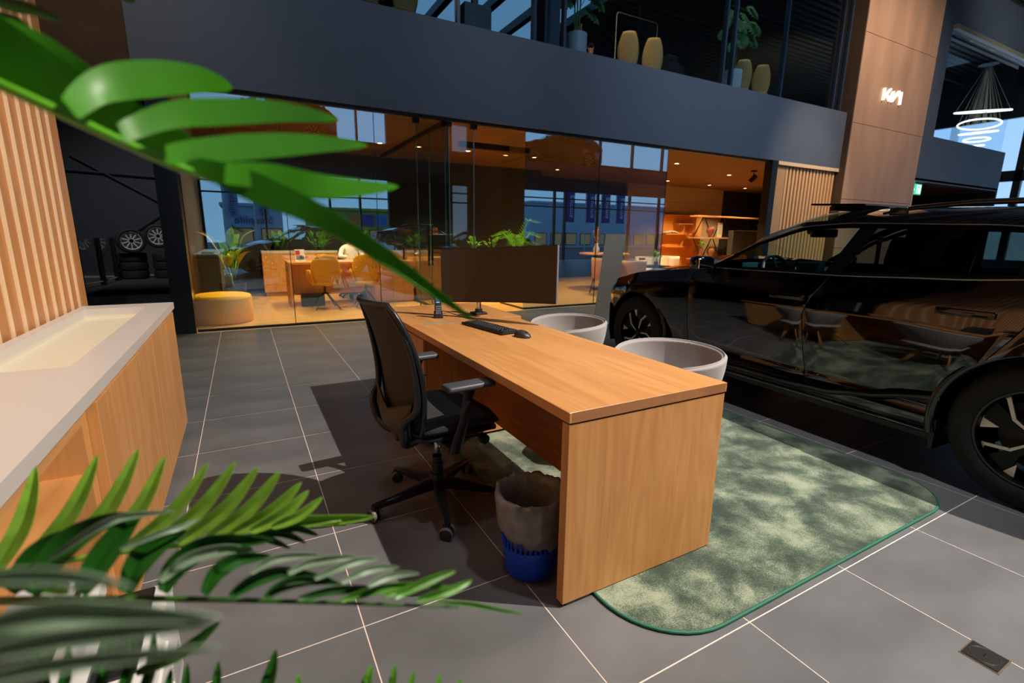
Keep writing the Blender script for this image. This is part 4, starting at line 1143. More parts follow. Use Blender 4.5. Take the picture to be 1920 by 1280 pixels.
        b = NB(); bbox(b, -.02, .02, -.125, .125, -.035, .035, .014, 3, rotm((1.76, 0, 1.37), math.radians(-15))); bbox(b, -.03, .05, -.05, .05, -.02, .07, .02, 2, rotm((1.84, 0, 1.38))); obj('rear_view_mirror', b, black_m, car, smooth=True, ang=50)
        b = NB(); tube(b, [(.96, .70, 1.34), (1.0, .62, 1.12), (1.2, .45, .70)], .012, 6); tube(b, [(1.0, -.66, 1.34), (1.0, -.60, 1.1), (1.2, -.45, .7)], .012, 6); obj('seat_belt', b, mat('seat_belt', srgb(70, 80, 82), .6), car)
        b = NB(); box(b, .2, 2.0, -.84, .84, .26, .30); obj('cabin_floor', b, black_m, car)
    return car
CAR_A = 0.045
main_car = build_car('glossy black estate car with roof rails parked beside the green rug', paint, (4.225, .675, 0), pi/2-CAR_A)
# ================================================================== CARS SEEN ONLY AS REFLECTIONS IN THE GLASS FRONT (they stand behind the camera)
red = mat('red_car_paint', srgb(120, 10, 8), .12, coat=1)
greyp = mat('dark_grey_car_paint', srgb(20, 24, 28), .1, coat=1)
brownp = mat('brown_car_paint', srgb(44, 22, 12), .15, coat=1)
dup(main_car, (3.3, -3.3, 0), math.radians(168), 'dark grey car standing near the entrance behind the camera', swap={'black_car_paint': 'dark_grey_car_paint'})
dup(main_car, (9.6, -2.6, 0), math.radians(185), 'red car standing near the entrance behind the camera', swap={'black_car_paint': 'red_car_paint'})
dup(main_car, (2.6, -5.3, 4.5), math.radians(180), 'brown car on the upper gallery over the entrance, left one', swap={'black_car_paint': 'brown_car_paint'})
dup(main_car, (14.9, -5.3, 4.5), math.radians(180), 'brown car on the upper gallery over the entrance, right one', swap={'black_car_paint': 'brown_car_paint'})
# street scene outside the entrance glazing (mirrored in the office glass)
b = NB(); box(b, -60, 80, -70, -8.3, -.3, -.15); tag(obj('pavement', b, mat('street_paving', srgb(60, 66, 70), .8, noise=(.3, .2))), 'grey street outside the entrance', 'street'); 
def far_building(label, x0, x1, y, h, m, sign=None, sm=None, ss=1.0, win=None):
    t = thing('building', label, 'building', ((x0+x1)/2, y, -.15)); w = (x1-x0)/2
    b = NB(); box(b, -w, w, -6, 0, 0, h); box(b, -w-.2, w+.2, -6.2, .2, h, h+.25); obj('wall', b, m, t)
    for k in range(int((x1-x0)/2.4)):
        b = NB(); box(b, -w+.5+2.4*k, -w+2.3+2.4*k, 0, .06, .3, 1.9); fo = obj('window', b, black_m, t)
        b = NB(); box(b, -w+.6+2.4*k, -w+2.2+2.4*k, .06, .07, .4, 1.8); obj('pane', b, emis('shop_glow', (.6, .45, .25, 1), .35), fo)
    if sign: text(sign, ss, .03, sm, t, Matrix.Translation((0, .1, h*.68)) @ Matrix.Rotation(pi/2, 4, 'X') @ Matrix.Rotation(pi, 4, 'Y'), 'lettering')
    return t
paleb = mat('pale_cladding', srgb(150, 176, 196), .7); limeb = mat('lime_cladding', srgb(150, 168, 70), .7); bluel = mat('sign_blue', srgb(20, 70, 130), .5)
far_building('pale shop across the street with blue Sleeplife lettering', -1.2, 3.6, -36, 3.8, paleb, 'Sleeplife', bluel, .95)
far_building('lime green shop across the street with coloured panels', 6.2, 13.6, -36, 3.7, limeb)
for k, (c, nm) in enumerate(((srgb(210, 120, 40), 'o'), (srgb(40, 60, 150), 'b'), (srgb(40, 120, 190), 'c'))):
    b = NB(); bbox(b, 9.6+k*1.3, 10.7+k*1.3, -35.93, -35.88, 2.1, 3.2, .02, 1); tag(obj('sign_panel', b, mat('panel_'+nm, c, .5)), ['orange', 'dark blue', 'light blue'][k]+' square sign on the lime green shop', 'sign')
far_building('long pale warehouse across the street at the right', 33, 60, -40, 5.6, paleb)
flagb = mat('flag_blue', srgb(24, 60, 140), .7); flagw = mat('flag_white', srgb(150, 180, 200), .7)
def flag(x, y, z0, h, w, m, s, tm, label, ts):
    t = thing('banner_flag', label, 'flag', (x, y, -.15))
    b = NB(); tube(b, [(0, 0, 0), (0, 0, z0+h+.3)], .05, 8); obj('pole', b, alu, t)
    b = NB(); P = [[(.06+w*i/6, .06*math.sin(i), z0+h*j/6) for j in range(7)] for i in range(7)]; grid(b, P, th=.01); obj('cloth', b, m, t)
    text(s, ts, .005, tm, t, Matrix.Translation((.06+w/2, .12, z0+h/2)) @ Matrix.Rotation(-pi/2, 4, 'Y') @ Matrix.Rotation(pi/2, 4, 'X') @ Matrix.Rotation(pi, 4, 'Y'))
whitet = mat('white_lettering', srgb(230, 230, 235), .6)
for k, x in enumerate((23.3, 25.4, 27.0, 28.6)):
    flag(x, -18.5, 2.6, 2.5, .9, flagb, 'gamma', whitet, ['blue gamma banner flag outside, %s' % q for q in ('first from the left', 'second from the left', 'third from the left', 'fourth from the left')][k], .62)
for k, x in enumerate((-.7, .9)):
    flag(x, -18.5, 2.3, 2.0, .7, flagw, 'Sleeplife', bluel, ['pale Sleeplife banner flag outside, left one', 'pale Sleeplife banner flag outside, right one'][k], .5)

# ================================================================== OFFICE INTERIOR
def yellow_chair(label, x, y, rz, group='mustard swivel chairs'):
    """back faces -y locally (seen from the showroom)"""
    t = thing('swivel_chair', label, 'chair', (x, y, 0), rz, group)
    P = []
    for j in range(11):
        v = j/10; w = (.17+.075*math.sin(pi*min(1, v*.72+.12)))*(1-.18*max(0, v-.7)/.3)
        P.append([(w*u, -.20-.05*v+.05*u*u, .46+.50*v-.02*abs(u)**4*(v > .9)) for u in [-1+2*i/12 for i in range(13)]])
    b = NB(); grid(b, P, th=.035); obj('backrest', b, yellow2, t, smooth=True)
    b = NB(); pad(b, .235, .24, lambda u, v: .455-.03*(u*u)*0, .07, 0, 12); obj('seat', b, yellow2, t, smooth=True)
    for s in (-1, 1):
        P = []
        for j in range(9):
            v = j/8; y0 = -.20+.36*v
            z1 = .70-.02*v - (.0 if v < .8 else .10*(v-.8)/.2)
            P.append([(s*(.225+.055*k_), y0, .45+(z1-.45)*k_) for k_ in (0, .35, .7, 1)])
        b = NB(); grid(b, P, th=.03); obj('armrest', b, yellow2, t, smooth=True)
    b = NB(); tube(b, [(0, 0, .28), (0, 0, .43)], .022, 12); obj('column', b, black_m, t)
    for k in range(4):
        a = pi/4+pi/2*k; b = NB(); tube(b, [(0, 0, .30), (.05*math.cos(a), .05*math.sin(a), .27), (.29*math.cos(a), .29*math.sin(a), .012)], [.016, .014, .010], 8); obj('leg', b, black_m, t)
    return t
ych = yellow_chair('left mustard swivel chair at the office desk', 1.24, 9.25, .05)
dup(ych, (1.97, 9.28, 0), -.12, 'right mustard swivel chair, in front of the person in white')
# ottoman
t = thing('ottoman', 'round yellow ottoman just inside the office glass', 'ottoman', (-.33, 8.50, 0))
b = NB(); lathe(b, [(0, .006), (.385, .006), (.398, .02), (.402, .20), (.40, .355), (.385, .40), (.33, .418), (0, .425)], 64); obj('body', b, yellow, t, smooth=True, ang=70)
b = NB(); lathe(b, [(.396, .352), (.404, .360), (.396, .368)], 64); obj('seam', b, yellow, t, smooth=True)
# office desk
t = thing('office_desk', 'oak office desk behind the two mustard swivel chairs', 'desk', (.70, 9.55, 0))
b = NB(); bbox(b, 0, 2.28, 0, .82, .77, .81, .003, 1); obj('desktop', b, oak_x, t)
b = NB(); bbox(b, .0, .04, .01, .81, 0, .77, .003, 1); obj('side_panel', b, oak_z, t)
b = NB(); box(b, .04, 1.52, .30, .32, .20, .77); obj('modesty_panel', b, oak_x, t)
b = NB(); bbox(b, 1.50, 2.27, .02, .80, .03, .77, .003, 1); box(b, 1.52, 2.25, .05, .78, 0, .03); obj('pedestal', b, oak_z, t)
b = NB(); box(b, 1.85, 1.854, .014, .02, .05, .75); obj('pedestal_joint', b, black_m, t)
t = thing('office_cabinet', 'low oak cabinet right of the office desk behind the glass door', 'cabinet', (3.55, 9.75, 0))
b = NB(); bbox(b, -.48, .9, 0, .5, .03, .86, .003, 1); obj('body', b, oak_z, t)
b = NB(); box(b, -.43, .85, .03, .45, 0, .03); obj('plinth', b, black_m, t)
for k in range(2): b = NB(); bbox(b, -.475+.69*k, .20+.69*k, -.012, 0, .05, .84, .002, 1); obj('door', b, oak_z, t)
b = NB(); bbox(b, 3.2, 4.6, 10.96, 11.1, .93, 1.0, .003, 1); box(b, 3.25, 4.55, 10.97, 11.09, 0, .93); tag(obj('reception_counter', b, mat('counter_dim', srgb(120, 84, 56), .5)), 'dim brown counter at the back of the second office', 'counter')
# planter counter
t = thing('planter_counter', 'oak planter counter along the rear wall of the left office', 'planter', (.35, 11.5, 0))
b = NB(); bbox(b, 0, 1.05, 0, .45, .09, .90, .003, 1); bbox(b, 1.06, 2.1, 0, .45, .09, .90, .003, 1); bbox(b, 2.11, 2.6, 0, .45, .09, .90, .003, 1); obj('body', b, oak_z, t)
b = NB(); box(b, .03, 2.57, .03, .42, 0, .09); obj('plinth', b, oakedge, t)
b = NB(); bbox(b, -.005, 2.605, -.005, .455, .90, .955, .003, 1); obj('white_edge', b, white_m, t)
b = NB(); box(b, .05, 2.55, .05, .40, .955, .965); obj('soil', b, soil_m, t)
# leaf helpers
def leaf(bm, base, tip, w, sag=.15, up_=Vector((0, 0, 1)), n=7, cup=.25, split=0):
    base, tip = Vector(base), Vector(tip); d = tip-base; L = d.length; dn = d.normalized()
    side = dn.cross(up_); 
    if side.length < .1: side = dn.cross(Vector((1, 0, 0)))
    side.normalize(); nrm = side.cross(dn)
    P = []
    for i in range(n+1):
        u = i/n; c = base.lerp(tip, u)+nrm*math.sin(pi*u)*sag*L; ww = w*math.sin(pi*min(1, .06+u**.8*.94))**.8+.0005
        if split and i % 2: ww *= (1-split)
        P.append([c-side*ww+nrm*cup*ww, c, c+side*ww+nrm*cup*ww])
    grid(bm, P)
def bushy(t, c, r, n, lw, seed, m, stems=True, h0=.0):
    rnd = random.Random(seed)
    for k in range(n):
        a = rnd.random()*6.28; rr = r*(.35+.65*rnd.random()); z = (.35+.65*rnd.random())
        s = Vector((c[0]+.2*rr*math.cos(a), c[1]+.2*rr*math.sin(a), c[2])); e = Vector((c[0]+rr*math.cos(a), c[1]+rr*math.sin(a), c[2]+z*r*1.3))
        m1 = s.lerp(e, .6)+Vector((0, 0, .1*r))
        b = NB(); tube(b, [s, s.lerp(m1, .5)+Vector((0, 0, .04)), m1], .004, 5); leaf(b, m1, e, lw*(.7+.6*rnd.random()), .12, n=6, split=.25 if k % 3 == 0 else 0)
        obj('leaf', b, m, t, smooth=True)
lbl = ['left', 'middle', 'right']
for k, x in enumerate((.75, 1.5, 2.35)):
    t = thing('office_plant', 'leafy green plant in the planter counter, %s one' % lbl[k], 'plant', (x, 11.72, .965), 0, 'plants in the planter counter')
    bushy(t, (0, 0, 0), .34, 26, .05, 10+k, green3)
# tall plant in the corner
t = thing('potted_banana_plant', 'tall broad-leaved plant in a dark pot behind the yellow ottoman', 'plant', (-.20, 10.2, 0))
b = NB(); lathe(b, [(0, .01), (.16, .01), (.20, .05), (.22, .42), (.205, .43), (.2, .38), (0, .38)], 30); obj('pot', b, darkplastic, t, smooth=True, ang=40)
rnd = random.Random(4)
for k in range(13):
    a = 2*pi*k/13+rnd.random()*.3; rr = .22+.30*rnd.random(); h = .75+.65*rnd.random()
    s = Vector((0, 0, .38)); m1 = Vector((.45*rr*math.cos(a), .45*rr*math.sin(a), h*.72+.1)); e = Vector((rr*1.25*math.cos(a), rr*1.25*math.sin(a), h+.05))
    b = NB(); tube(b, [s, s.lerp(m1, .5), m1], [.012, .010, .006], 6); leaf(b, m1, e, .075, .16, n=8); obj('leaf', b, mat('leaf_banana', srgb(150, 160, 40), .5, noise=(8, .2)) if k % 2 else green3, t, smooth=True)
# palm in the second office
t = thing('potted_palm', 'feathery palm plant in front of the dark rear wall of the second office', 'plant', (5.75, 10.3, 0))
b = NB(); lathe(b, [(0, .01), (.18, .01), (.2, .5), (.19, .5), (.18, .46), (0, .46)], 28); obj('pot', b, darkplastic, t, smooth=True, ang=40)
for k in range(11):
    a = 2*pi*k/11+rnd.random()*.4; R_ = .45+.25*rnd.random(); h = 1.1+.75*rnd.random()
    pts = [Vector((0, 0, .46)), Vector((.15*R_*math.cos(a), .15*R_*math.sin(a), .46+(h-.46)*.7)), Vector((.6*R_*math.cos(a), .6*R_*math.sin(a), h)), Vector((R_*math.cos(a)*1.1, R_*math.sin(a)*1.1, h-.08))]
    b = NB(); tube(b, pts, [.008, .007, .005, .002], 5)
    for q in range(3, 22):
        u = q/22; i = min(2, int(u*3)); f = u*3-i; p = pts[i].lerp(pts[i+1], f)
        if i == 0: continue
        tang = (pts[i+1]-pts[i]).normalized(); sd = tang.cross(Vector((0, 0, 1))).normalized()
        for s in (-1, 1): leaf(b, p, p+sd*s*.17+tang*.07+Vector((0, 0, .03)), .012, .05, n=3)
    obj('frond', b, green3, t, smooth=True)
t = thing('planter_box', 'low planter box with leafy plants in the second office', 'planter', (5.0, 10.5, 0))
b = NB(); bbox(b, -.6, .6, 0, .35, 0, .98, .004, 1); obj('box', b, mat('planter_dim', srgb(96, 80, 66), .6), t)
bushy(t, (-.25, .15, .98), .26, 14, .05, 31, green3); bushy(t, (.25, .15, .98), .26, 14, .05, 32, green3)

# ---- people
def skinned(pts, edges, rad, mats_f, name, parent, sub=2):
    me = bpy.data.meshes.new(name); me.from_pydata([Vector(p) for p in pts], edges, []); o = bpy.data.objects.new(name, me); COL.objects.link(o)
    m1 = o.modifiers.new('s', 'SKIN'); m1.use_smooth_shade = True
    lay = me.skin_vertices[0]
    for i, r in enumerate(rad): lay.data[i].radius = (r if isinstance(r, tuple) else (r, r))
    lay.data[0].use_root = True
    m2 = o.modifiers.new('u', 'SUBSURF'); m2.levels = sub
    dg = bpy.context.evaluated_depsgraph_get(); dg.update()
    me2 = bpy.data.meshes.new_from_object(o.evaluated_get(dg)); bpy.data.objects.remove(o); bpy.data.meshes.remove(me)
    ms, fn = mats_f
    me2.materials.clear()
    for m in ms: me2.materials.append(m)
    for p in me2.polygons: p.material_index = fn(p.center); p.use_smooth = True
    oo = bpy.data.objects.new(name, me2); COL.objects.link(oo); oo.parent = parent
    return oo
def head_parts(t, c, s=1.0, hm=None, look=-1):
    """eyes, nose, mouth, ears and hair on a head centred at c, face towards look*y"""
    c = Vector(c)
    b = NB()
    for sx_ in (-1, 1): lathe(b, [(0, -.008), (.008, 0), (0, .008)], 8, (c.x+sx_*.032*s, c.y+look*.088*s, c.z+.005))
    obj('eyes', b, blackplastic, t)
    b = NB(); tube(b, [c+Vector((0, look*.088, .015)), c+Vector((0, look*.108, -.022)), c+Vector((0, look*.092, -.03))], [.007, .013, .009], 8); obj('nose', b, skin, t, smooth=True)
    b = NB(); tube(b, [c+Vector((-.022, look*.086, -.055)), c+Vector((0, look*.092, -.053)), c+Vector((.022, look*.086, -.055))], .004, 6); obj('mouth', b, mat('lips', srgb(170, 90, 80), .5), t)
    b = NB()
    for sx_ in (-1, 1): tube(b, [c+Vector((sx_*.078, 0, .02)), c+Vector((sx_*.088, .01, .0)), c+Vector((sx_*.078, 0, -.025))], [.006, .010, .006], 6)
    obj('ears', b, skin, t, smooth=True)
    b = NB(); P = []
    for i in range(11):
        ph = pi/2*(i/10)*1.15
        P.append([(c.x+.084*s*math.sin(ph)*math.cos(a), c.y-look*.012+.100*s*math.sin(ph)*math.sin(a), c.z+.028+.092*s*math.cos(ph)-(.0 if math.sin(a)*look < .3 else -.03*math.sin(ph))) for a in [2*pi*k/24 for k in range(24)]])
    grid(b, P, closed_v=True); bmesh.ops.remove_doubles(b, verts=b.verts, dist=.001); obj('hair', b, hm or hair_m, t, smooth=True)
def seated(label, loc, rz, top_m, hm=None, look=-1, arms=True):
    t = thing('person', label, 'person', loc, rz)
    y = look
    pts = [(0, 0, .52), (0, 0, .70), (0, -.005*y, .92), (0, y*.01, 1.06), (0, y*.02, 1.13), (0, y*.03, 1.21), (0, y*.035, 1.30)]
    rad = [(.16, .12), (.145, .11), (.17, .11), (.10, .08), .052, .074, .078]
    edges = [(i, i+1) for i in range(6)]
    for s in (-1, 1):
        n0 = len(pts)
        pts += [(s*.17, 0, 1.02), (s*.225, y*.06, .88), (s*.235, y*.16, .855), (s*.17, y*.34, .865), (s*.14, y*.42, .855)]
        rad += [.062, .052, .045, .036, .028]; edges += [(3, n0), (n0, n0+1), (n0+1, n0+2), (n0+2, n0+3), (n0+3, n0+4)]
        for q in range(4):
            m0 = len(pts); pts += [(s*(.14-.018*(q-1.5)*s*s), y*.47, .845), (s*(.135-.022*(q-1.5)), y*(.505-.008*abs(q-1.5)), .832)]; rad += [.009, .008]; edges += [(n0+4, m0), (m0, m0+1)]
        m0 = len(pts); pts += [(s*.10, y*.43, .845), (s*.085, y*.46, .84)]; rad += [.011, .009]; edges += [(n0+4, m0), (m0, m0+1)]
        n1 = len(pts); pts += [(s*.10, y*.12, .52), (s*.13, y*.45, .50), (s*.13, y*.46, .12), (s*.13, y*.52, .05), (s*.13, y*.60, .04)]
        rad += [.085, .065, .048, .04, .035]; edges += [(0, n1), (n1, n1+1), (n1+1, n1+2), (n1+2, n1+3), (n1+3, n1+4)]
    def f(c):
        if c.z > 1.105: return 1
        if abs(c.y) > .40 and c.z > .6: return 1
        if c.z < .60: return 2
        return 0
    skinned(pts, edges, rad, ([top_m, skin, cloth_d], f), 'body', t)
    head_parts(t, (0, y*.035, 1.275), 1.0, hm, look)
    b = NB(); tube(b, [(.058*math.cos(a), y*.02+.05*math.sin(a), 1.105+.012*math.sin(a)*-y) for a in [2*pi*k/20 for k in range(20)]], .012, 6, closed=True); obj('collar', b, top_m, t, smooth=True)
    return t
seated('person in a white shirt seated behind the office desk, leaning on it', (2.0, 10.72, 0), 0, shirt_w)
t = thing('task_chair', 'dark task chair under the person in the white shirt', 'chair', (2.0, 10.75, 0))
b = NB(); pad(b, .24, .24, lambda u, v: .355, .07); obj('seat', b, seatfab, t, smooth=True)
b = NB(); P = [[(-.22+.44*i/10, .26+.03*(1-((i-5)/5)**2)*1, .5+.5*j/8) for j in range(9)] for i in range(11)]; grid(b, P, th=.03); obj('backrest', b, seatfab, t, smooth=True)
b = NB(); tube(b, [(0, 0, .1), (0, 0, .34)], .025, 10); obj('column', b, black_m, t)
for k in range(5):
    a = 2*pi*k/5; b = NB(); tube(b, [(0, 0, .11), (.28*math.cos(a), .28*math.sin(a), .06)], .018, 8); lathe(b, [(0, -.02), (.03, -.02), (.03, .02), (0, .02)], 12, (.29*math.cos(a), .29*math.sin(a), .03), 'y'); obj('leg', b, black_m, t)
seated('person with a bald reddish head behind a monitor in the second office', (4.2, 11.74, 0.1), 0, cloth_d, mat('short_hair', srgb(150, 100, 70), .8))
# monitor in second office
t = thing('office_monitor', 'dark monitor in front of the person in the second office', 'monitor', (3.98, 10.55, .0))
b = NB(); bbox(b, -.30, .30, -.02, .02, 1.0, 1.33, .006, 1); obj('housing', b, darkplastic, t); b = NB(); bbox(b, -.29, .29, .02, .022, 1.01, 1.32, .001, 1); obj('screen', b, black_m, t)
b = NB(); tube(b, [(0, 0, .8), (0, 0, 1.05)], .02, 10); bbox(b, -.1, .1, -.08, .08, .78, .8, .004, 1); obj('stand', b, darkplastic, t)
b = NB(); bbox(b, 3.55, 4.32, 10.3, 10.9, .74, .78, .003, 1)
for x in (3.6, 4.24): box(b, x, x+.04, 10.32, 10.88, 0, .74)
tag(obj('office_table', b, oak_x), 'oak table carrying the dark monitor in the second office', 'table')
# small desk items
t = thing('screen_bracket', 'black monitor arm clamped to the office desk behind the glass door', 'screen arm', (2.90, 9.95, .81))
b = NB(); tube(b, [(0, 0, 0), (0, 0, .46)], .018, 10); lathe(b, [(0, 0), (.05, 0), (.05, .02), (0, .02)], 18); obj('pole', b, black_m, t)
b = NB(); tube(b, [(0, 0, .30), (-.12, .05, .31), (-.24, .0, .33)], .016, 8); obj('arm', b, black_m, t)
t = thing('brochure_stand', 'small acrylic brochure stand with a car leaflet on the office desk', 'brochure stand', (.93, 9.85, .81), .1)
b = NB(); bbox(b, -.09, .09, -.03, .03, 0, .01, .002, 1); bbox(b, -.085, .085, -.006, .006, .01, .22, .002, 1, rotm((0, 0, 0), 0, -.15)); obj('holder', b, mat('acrylic', srgb(230, 232, 235), .2), t)
b = NB(); box(b, -.075, .0, -.0085, -.007, .12, .2, 0, rotm((0, 0, 0), 0, -.15)); obj('leaflet', b, mat('leaflet_red', srgb(190, 50, 50), .6), t); b = NB(); box(b, -.07, .07, -.0085, -.007, .03, .11, 0, rotm((0, 0, 0), 0, -.15)); obj('leaflet_picture', b, mat('leaflet_grey', srgb(70, 74, 80), .6), t)
t = thing('coffee_cup', 'small brown coffee cup on the office desk', 'cup', (2.37, 9.80, .81))
b = NB(); lathe(b, [(0, .002), (.028, .002), (.036, .075), (.033, .075), (.026, .01), (0, .01)], 20); obj('cup_body', b, mat('cup_brown', srgb(120, 70, 40), .5), t, smooth=True, ang=40)
b = NB(); tube(b, [(.033, 0, .06), (.055, 0, .05), (.055, 0, .03), (.03, 0, .02)], .004, 6); obj('handle', b, MATS['cup_brown'], t)
b = NB(); bbox(b, 1.55, 1.85, 9.75, 9.97, .811, .815, .001, 1, None); tag(obj('paper_sheet', b, white_m), 'white paper sheets lying on the office desk', 'paper')
t = thing('office_bin', 'black waste box under the office desk', 'waste bin', (1.0, 9.62, 0))
b = NB(); bbox(b, -.12, .28, .0, .2, .002, .22, .01, 2); obj('body', b, darkplastic, t)
# ---- right seating zone
b = NB(); 
t = thing('round_table', 'round oak table between the mustard armchairs', 'table', (8.05, 9.9, 0))
b = NB(); lathe(b, [(0, .88), (.62, .88), (.63, .90), (.62, .92), (0, .92)], 40); obj('top', b, oak_x, t); b = NB(); tube(b, [(0, 0, 0), (0, 0, .88)], .04, 12); lathe(b, [(0, 0), (.3, 0), (.28, .02), (0, .03)], 30); obj('pedestal', b, black_m, t)
def armchair(label, x, y, rz, m, h=.80):
    t = thing('armchair', label, 'chair', (x, y, 0), rz)
    b = NB(); P = []
    for i in range(25):
        a = math.radians(-120+240*i/24); P.append([(.33*k_*math.cos(a), .33*k_*math.sin(a), z) for k_, z in ((.8, .35), (.95, .5), (1, h-.08), (1.0, h))])
    grid(b, P, th=.07); obj('shell', b, m, t, smooth=True)
    b = NB(); pad(b, .29, .27, lambda u, v: .42, .14); obj('seat', b, m, t, smooth=True)
    for sx_ in (-1, 1):
        for sy_ in (-1, 1): b = NB(); tube(b, [(sx_*.18, sy_*.18, .36), (sx_*.24, sy_*.24, 0)], .014, 8); obj('leg', b, black_m, t)
    return t
armchair('mustard armchair directly behind the grey sign stand', 7.45, 9.1, -pi/2, yellow2, .84)
armchair('mustard armchair just right of the grey sign stand', 8.1, 8.9, -pi*.6, mat('mustard_bright', srgb(214, 160, 20), .75), .78)
whitef = mat('white_boucle', srgb(220, 205, 190), .9, bump=(80, .4))
armchair('white armchair left of the lit shelf unit', 10.0, 10.4, 0.3, whitef, .78)
armchair('white armchair nearest the lit shelf unit', 11.0, 10.6, -.2, whitef, .78)
t = thing('coffee_table', 'low dark table between the white armchairs and the black car', 'table', (9.3, 9.6, 0))
b = NB(); bbox(b, -.5, .5, -.3, .3, .56, .60, .004, 1); obj('top', b, black_m, t)
for sx_ in (-1, 1):
    for sy_ in (-1, 1): b = NB(); tube(b, [(sx_*.42, sy_*.24, .56), (sx_*.44, sy_*.26, 0)], .014, 8); obj('leg', b, black_m, t)
t = thing('menu_stand', 'small dark menu card stand on the low dark table', 'card stand', (9.05, 9.6, .60))
b = NB(); bbox(b, -.09, .09, -.02, .02, 0, .2, .003, 1); obj('card', b, mat('card_brown', srgb(120, 60, 50), .5), t); b = NB(); bbox(b, -.1, .1, -.04, .04, 0, .012, .002, 1); obj('base', b, black_m, t)
t = thing('small_potted_plant', 'small potted plant on the low dark table by the car bonnet', 'plant', (9.45, 9.5, .60))
b = NB(); lathe(b, [(0, 0), (.05, 0), (.06, .10), (.05, .10), (0, .09)], 20); obj('pot', b, mat('clay', srgb(120, 70, 50), .7), t, smooth=True, ang=40)
bushy(t, (0, 0, .1), .25, 16, .035, 40, green3)
t = thing('flower_vase', 'vase with bright orange and yellow flowers behind the grey sign stand', 'vase', (7.75, 9.85, .92))
b = NB(); lathe(b, [(0, 0), (.06, 0), (.08, .1), (.04, .2), (.05, .24), (.04, .24), (0, .22)], 24); obj('vase_body', b, whiteplastic, t, smooth=True)
rnd = random.Random(9)
for k in range(14):
    a = rnd.random()*6.28; r = .13*rnd.random(); z = .32+.32*rnd.random(); b = NB(); tube(b, [(0, 0, .2), (r*math.cos(a), r*math.sin(a), z)], .004, 5)
    for q in range(6): leaf(b, (r*math.cos(a), r*math.sin(a), z), (r*math.cos(a)+.05*math.cos(q), r*math.sin(a)+.05*math.sin(q), z+.03), .02, .1, n=3)
    obj('flower', b, mat('flower_orange', srgb(240, 140, 50), .6) if k % 2 else mat('flower_yellow', srgb(230, 200, 60), .6), t)
# lit shelf unit
t = thing('display_shelf_unit', 'tall warm-lit wooden display panel with small shelves on the beige wall', 'shelf', (13.05, 12.75, 0))
b = NB(); bbox(b, 0, 1.45, .3, .35, 0, 2.12, .003, 1); obj('back_board', b, mat('warm_board', srgb(226, 150, 62), .5), t)
b = NB(); bbox(b, 1.45, 1.75, 0, .38, 0, 2.14, .004, 1); obj('side_board', b, oak_z, t)
for k, z in enumerate((.98, 1.42, 1.78)):
    b = NB(); bbox(b, .0 if k < 2 else .6, 1.3, .0, .30, z, z+.03, .002, 1); obj('shelf', b, oak_x, t)
b = NB(); area_ = None
t2 = thing('shelf_cloth', 'crumpled pale textile on the middle shelf of the lit display panel', 'textile', (13.35, 12.85, 1.45))
b = NB(); P = [[(-.32+.64*i/14, -.12+.24*j/8, .03+.08*abs(math.sin(i*1.3+j))*(1-(2*i/14-1)**2)) for j in range(9)] for i in range(15)]; grid(b, P, th=.02); obj('cloth', b, white_m, t2, smooth=True)
t2 = thing('hanging_tool', 'small metal tap hanging from the top shelf of the lit display panel', 'tap', (13.95, 12.9, 1.60))
b = NB(); tube(b, [(0, 0, .15), (.12, 0, .13), (.14, 0, .0), (.1, 0, -.1)], .012, 8); tube(b, [(0, 0, .15), (-.2, 0, .17)], .015, 8); obj('spout', b, alu, t2, smooth=True)
# X-frame shelf
def xshelf(label, x, y, n, levels=3):
    t = thing('zigzag_bookshelf', label, 'shelf', (x, y, 0)); 
    for k in range(levels):
        z = .58+.72*k; b = NB(); bbox(b, 0, n*.98, 0, .38, z, z+.045, .003, 1); obj('shelf', b, mat('shelf_board', srgb(196, 142, 92), .5), t)
    for k in range(levels-1):
        z0, z1 = .625+.72*k, 1.30+.72*k
        for q in range(n*2):
            x0 = .06+q*.49; x1 = x0+.40
            for (a, c) in ((x0, x1),) if (q+k) % 2 else ((x1, x0),):
                b = NB(); tube(b, [(a, .19, z0), (c, .19, z1)], .02, 6); obj('brace', b, black_m, t)
    for q in range(n*2):
        b = NB(); tube(b, [(.06+q*.49+(.4 if q % 2 else 0), .19, 0), (.06+q*.49+(0 if q % 2 else .4), .19, .58)], .02, 6); obj('brace', b, black_m, t)
    return t
xshelf('zigzag-braced open bookshelf in front of the beige wall', 13.62, 11.9, 2)
t = thing('zigzag_bookshelf', 'long zigzag bookshelf board running back to the dark wall', 'shelf', (15.65, 12.0, 0))
b = NB(); bbox(b, 0, 3.6, 0, .38, 2.02, 2.065, .003, 1); bbox(b, 1.4, 3.4, .1, .4, 1.40, 1.44, .003, 1); obj('shelf', b, MATS['shelf_board'], t)
for q in range(5):
    b = NB(); tube(b, [(.2+q*.7+(.3 if q % 2 else 0), .19, 1.3), (.2+q*.7+(0 if q % 2 else .3), .19, 2.02)], .02, 6); obj('brace', b, black_m, t)
b = NB(); bbox(b, 14.7, 16.7, 11.3, 11.5, 0, 1.58, .004, 1); tag(obj('dark_partition', b, mat('dark_panel_grey', srgb(52, 52, 54), .5)), 'low dark grey partition panel right of the zigzag bookshelf', 'partition')
for k, (x, z, m, l) in enumerate(((14.45, 1.345, 'card_brown', 'round reddish ornament on the upper shelf of the zigzag bookshelf'), (14.55, .625, 'clay', 'small clay figure on the middle shelf of the zigzag bookshelf'))):
    t = thing('ornament', l, 'ornament', (x, 12.05, z)); b = NB(); lathe(b, [(0, 0), (.07, 0), (.05, .05), (.14, .2), (.12, .32), (0, .38)], 18); obj('figure', b, MATS[m], t, smooth=True); b = NB(); lathe(b, [(0, .0), (.09, .0), (.09, .004), (0, .004)], 16); obj('base', b, black_m, t)
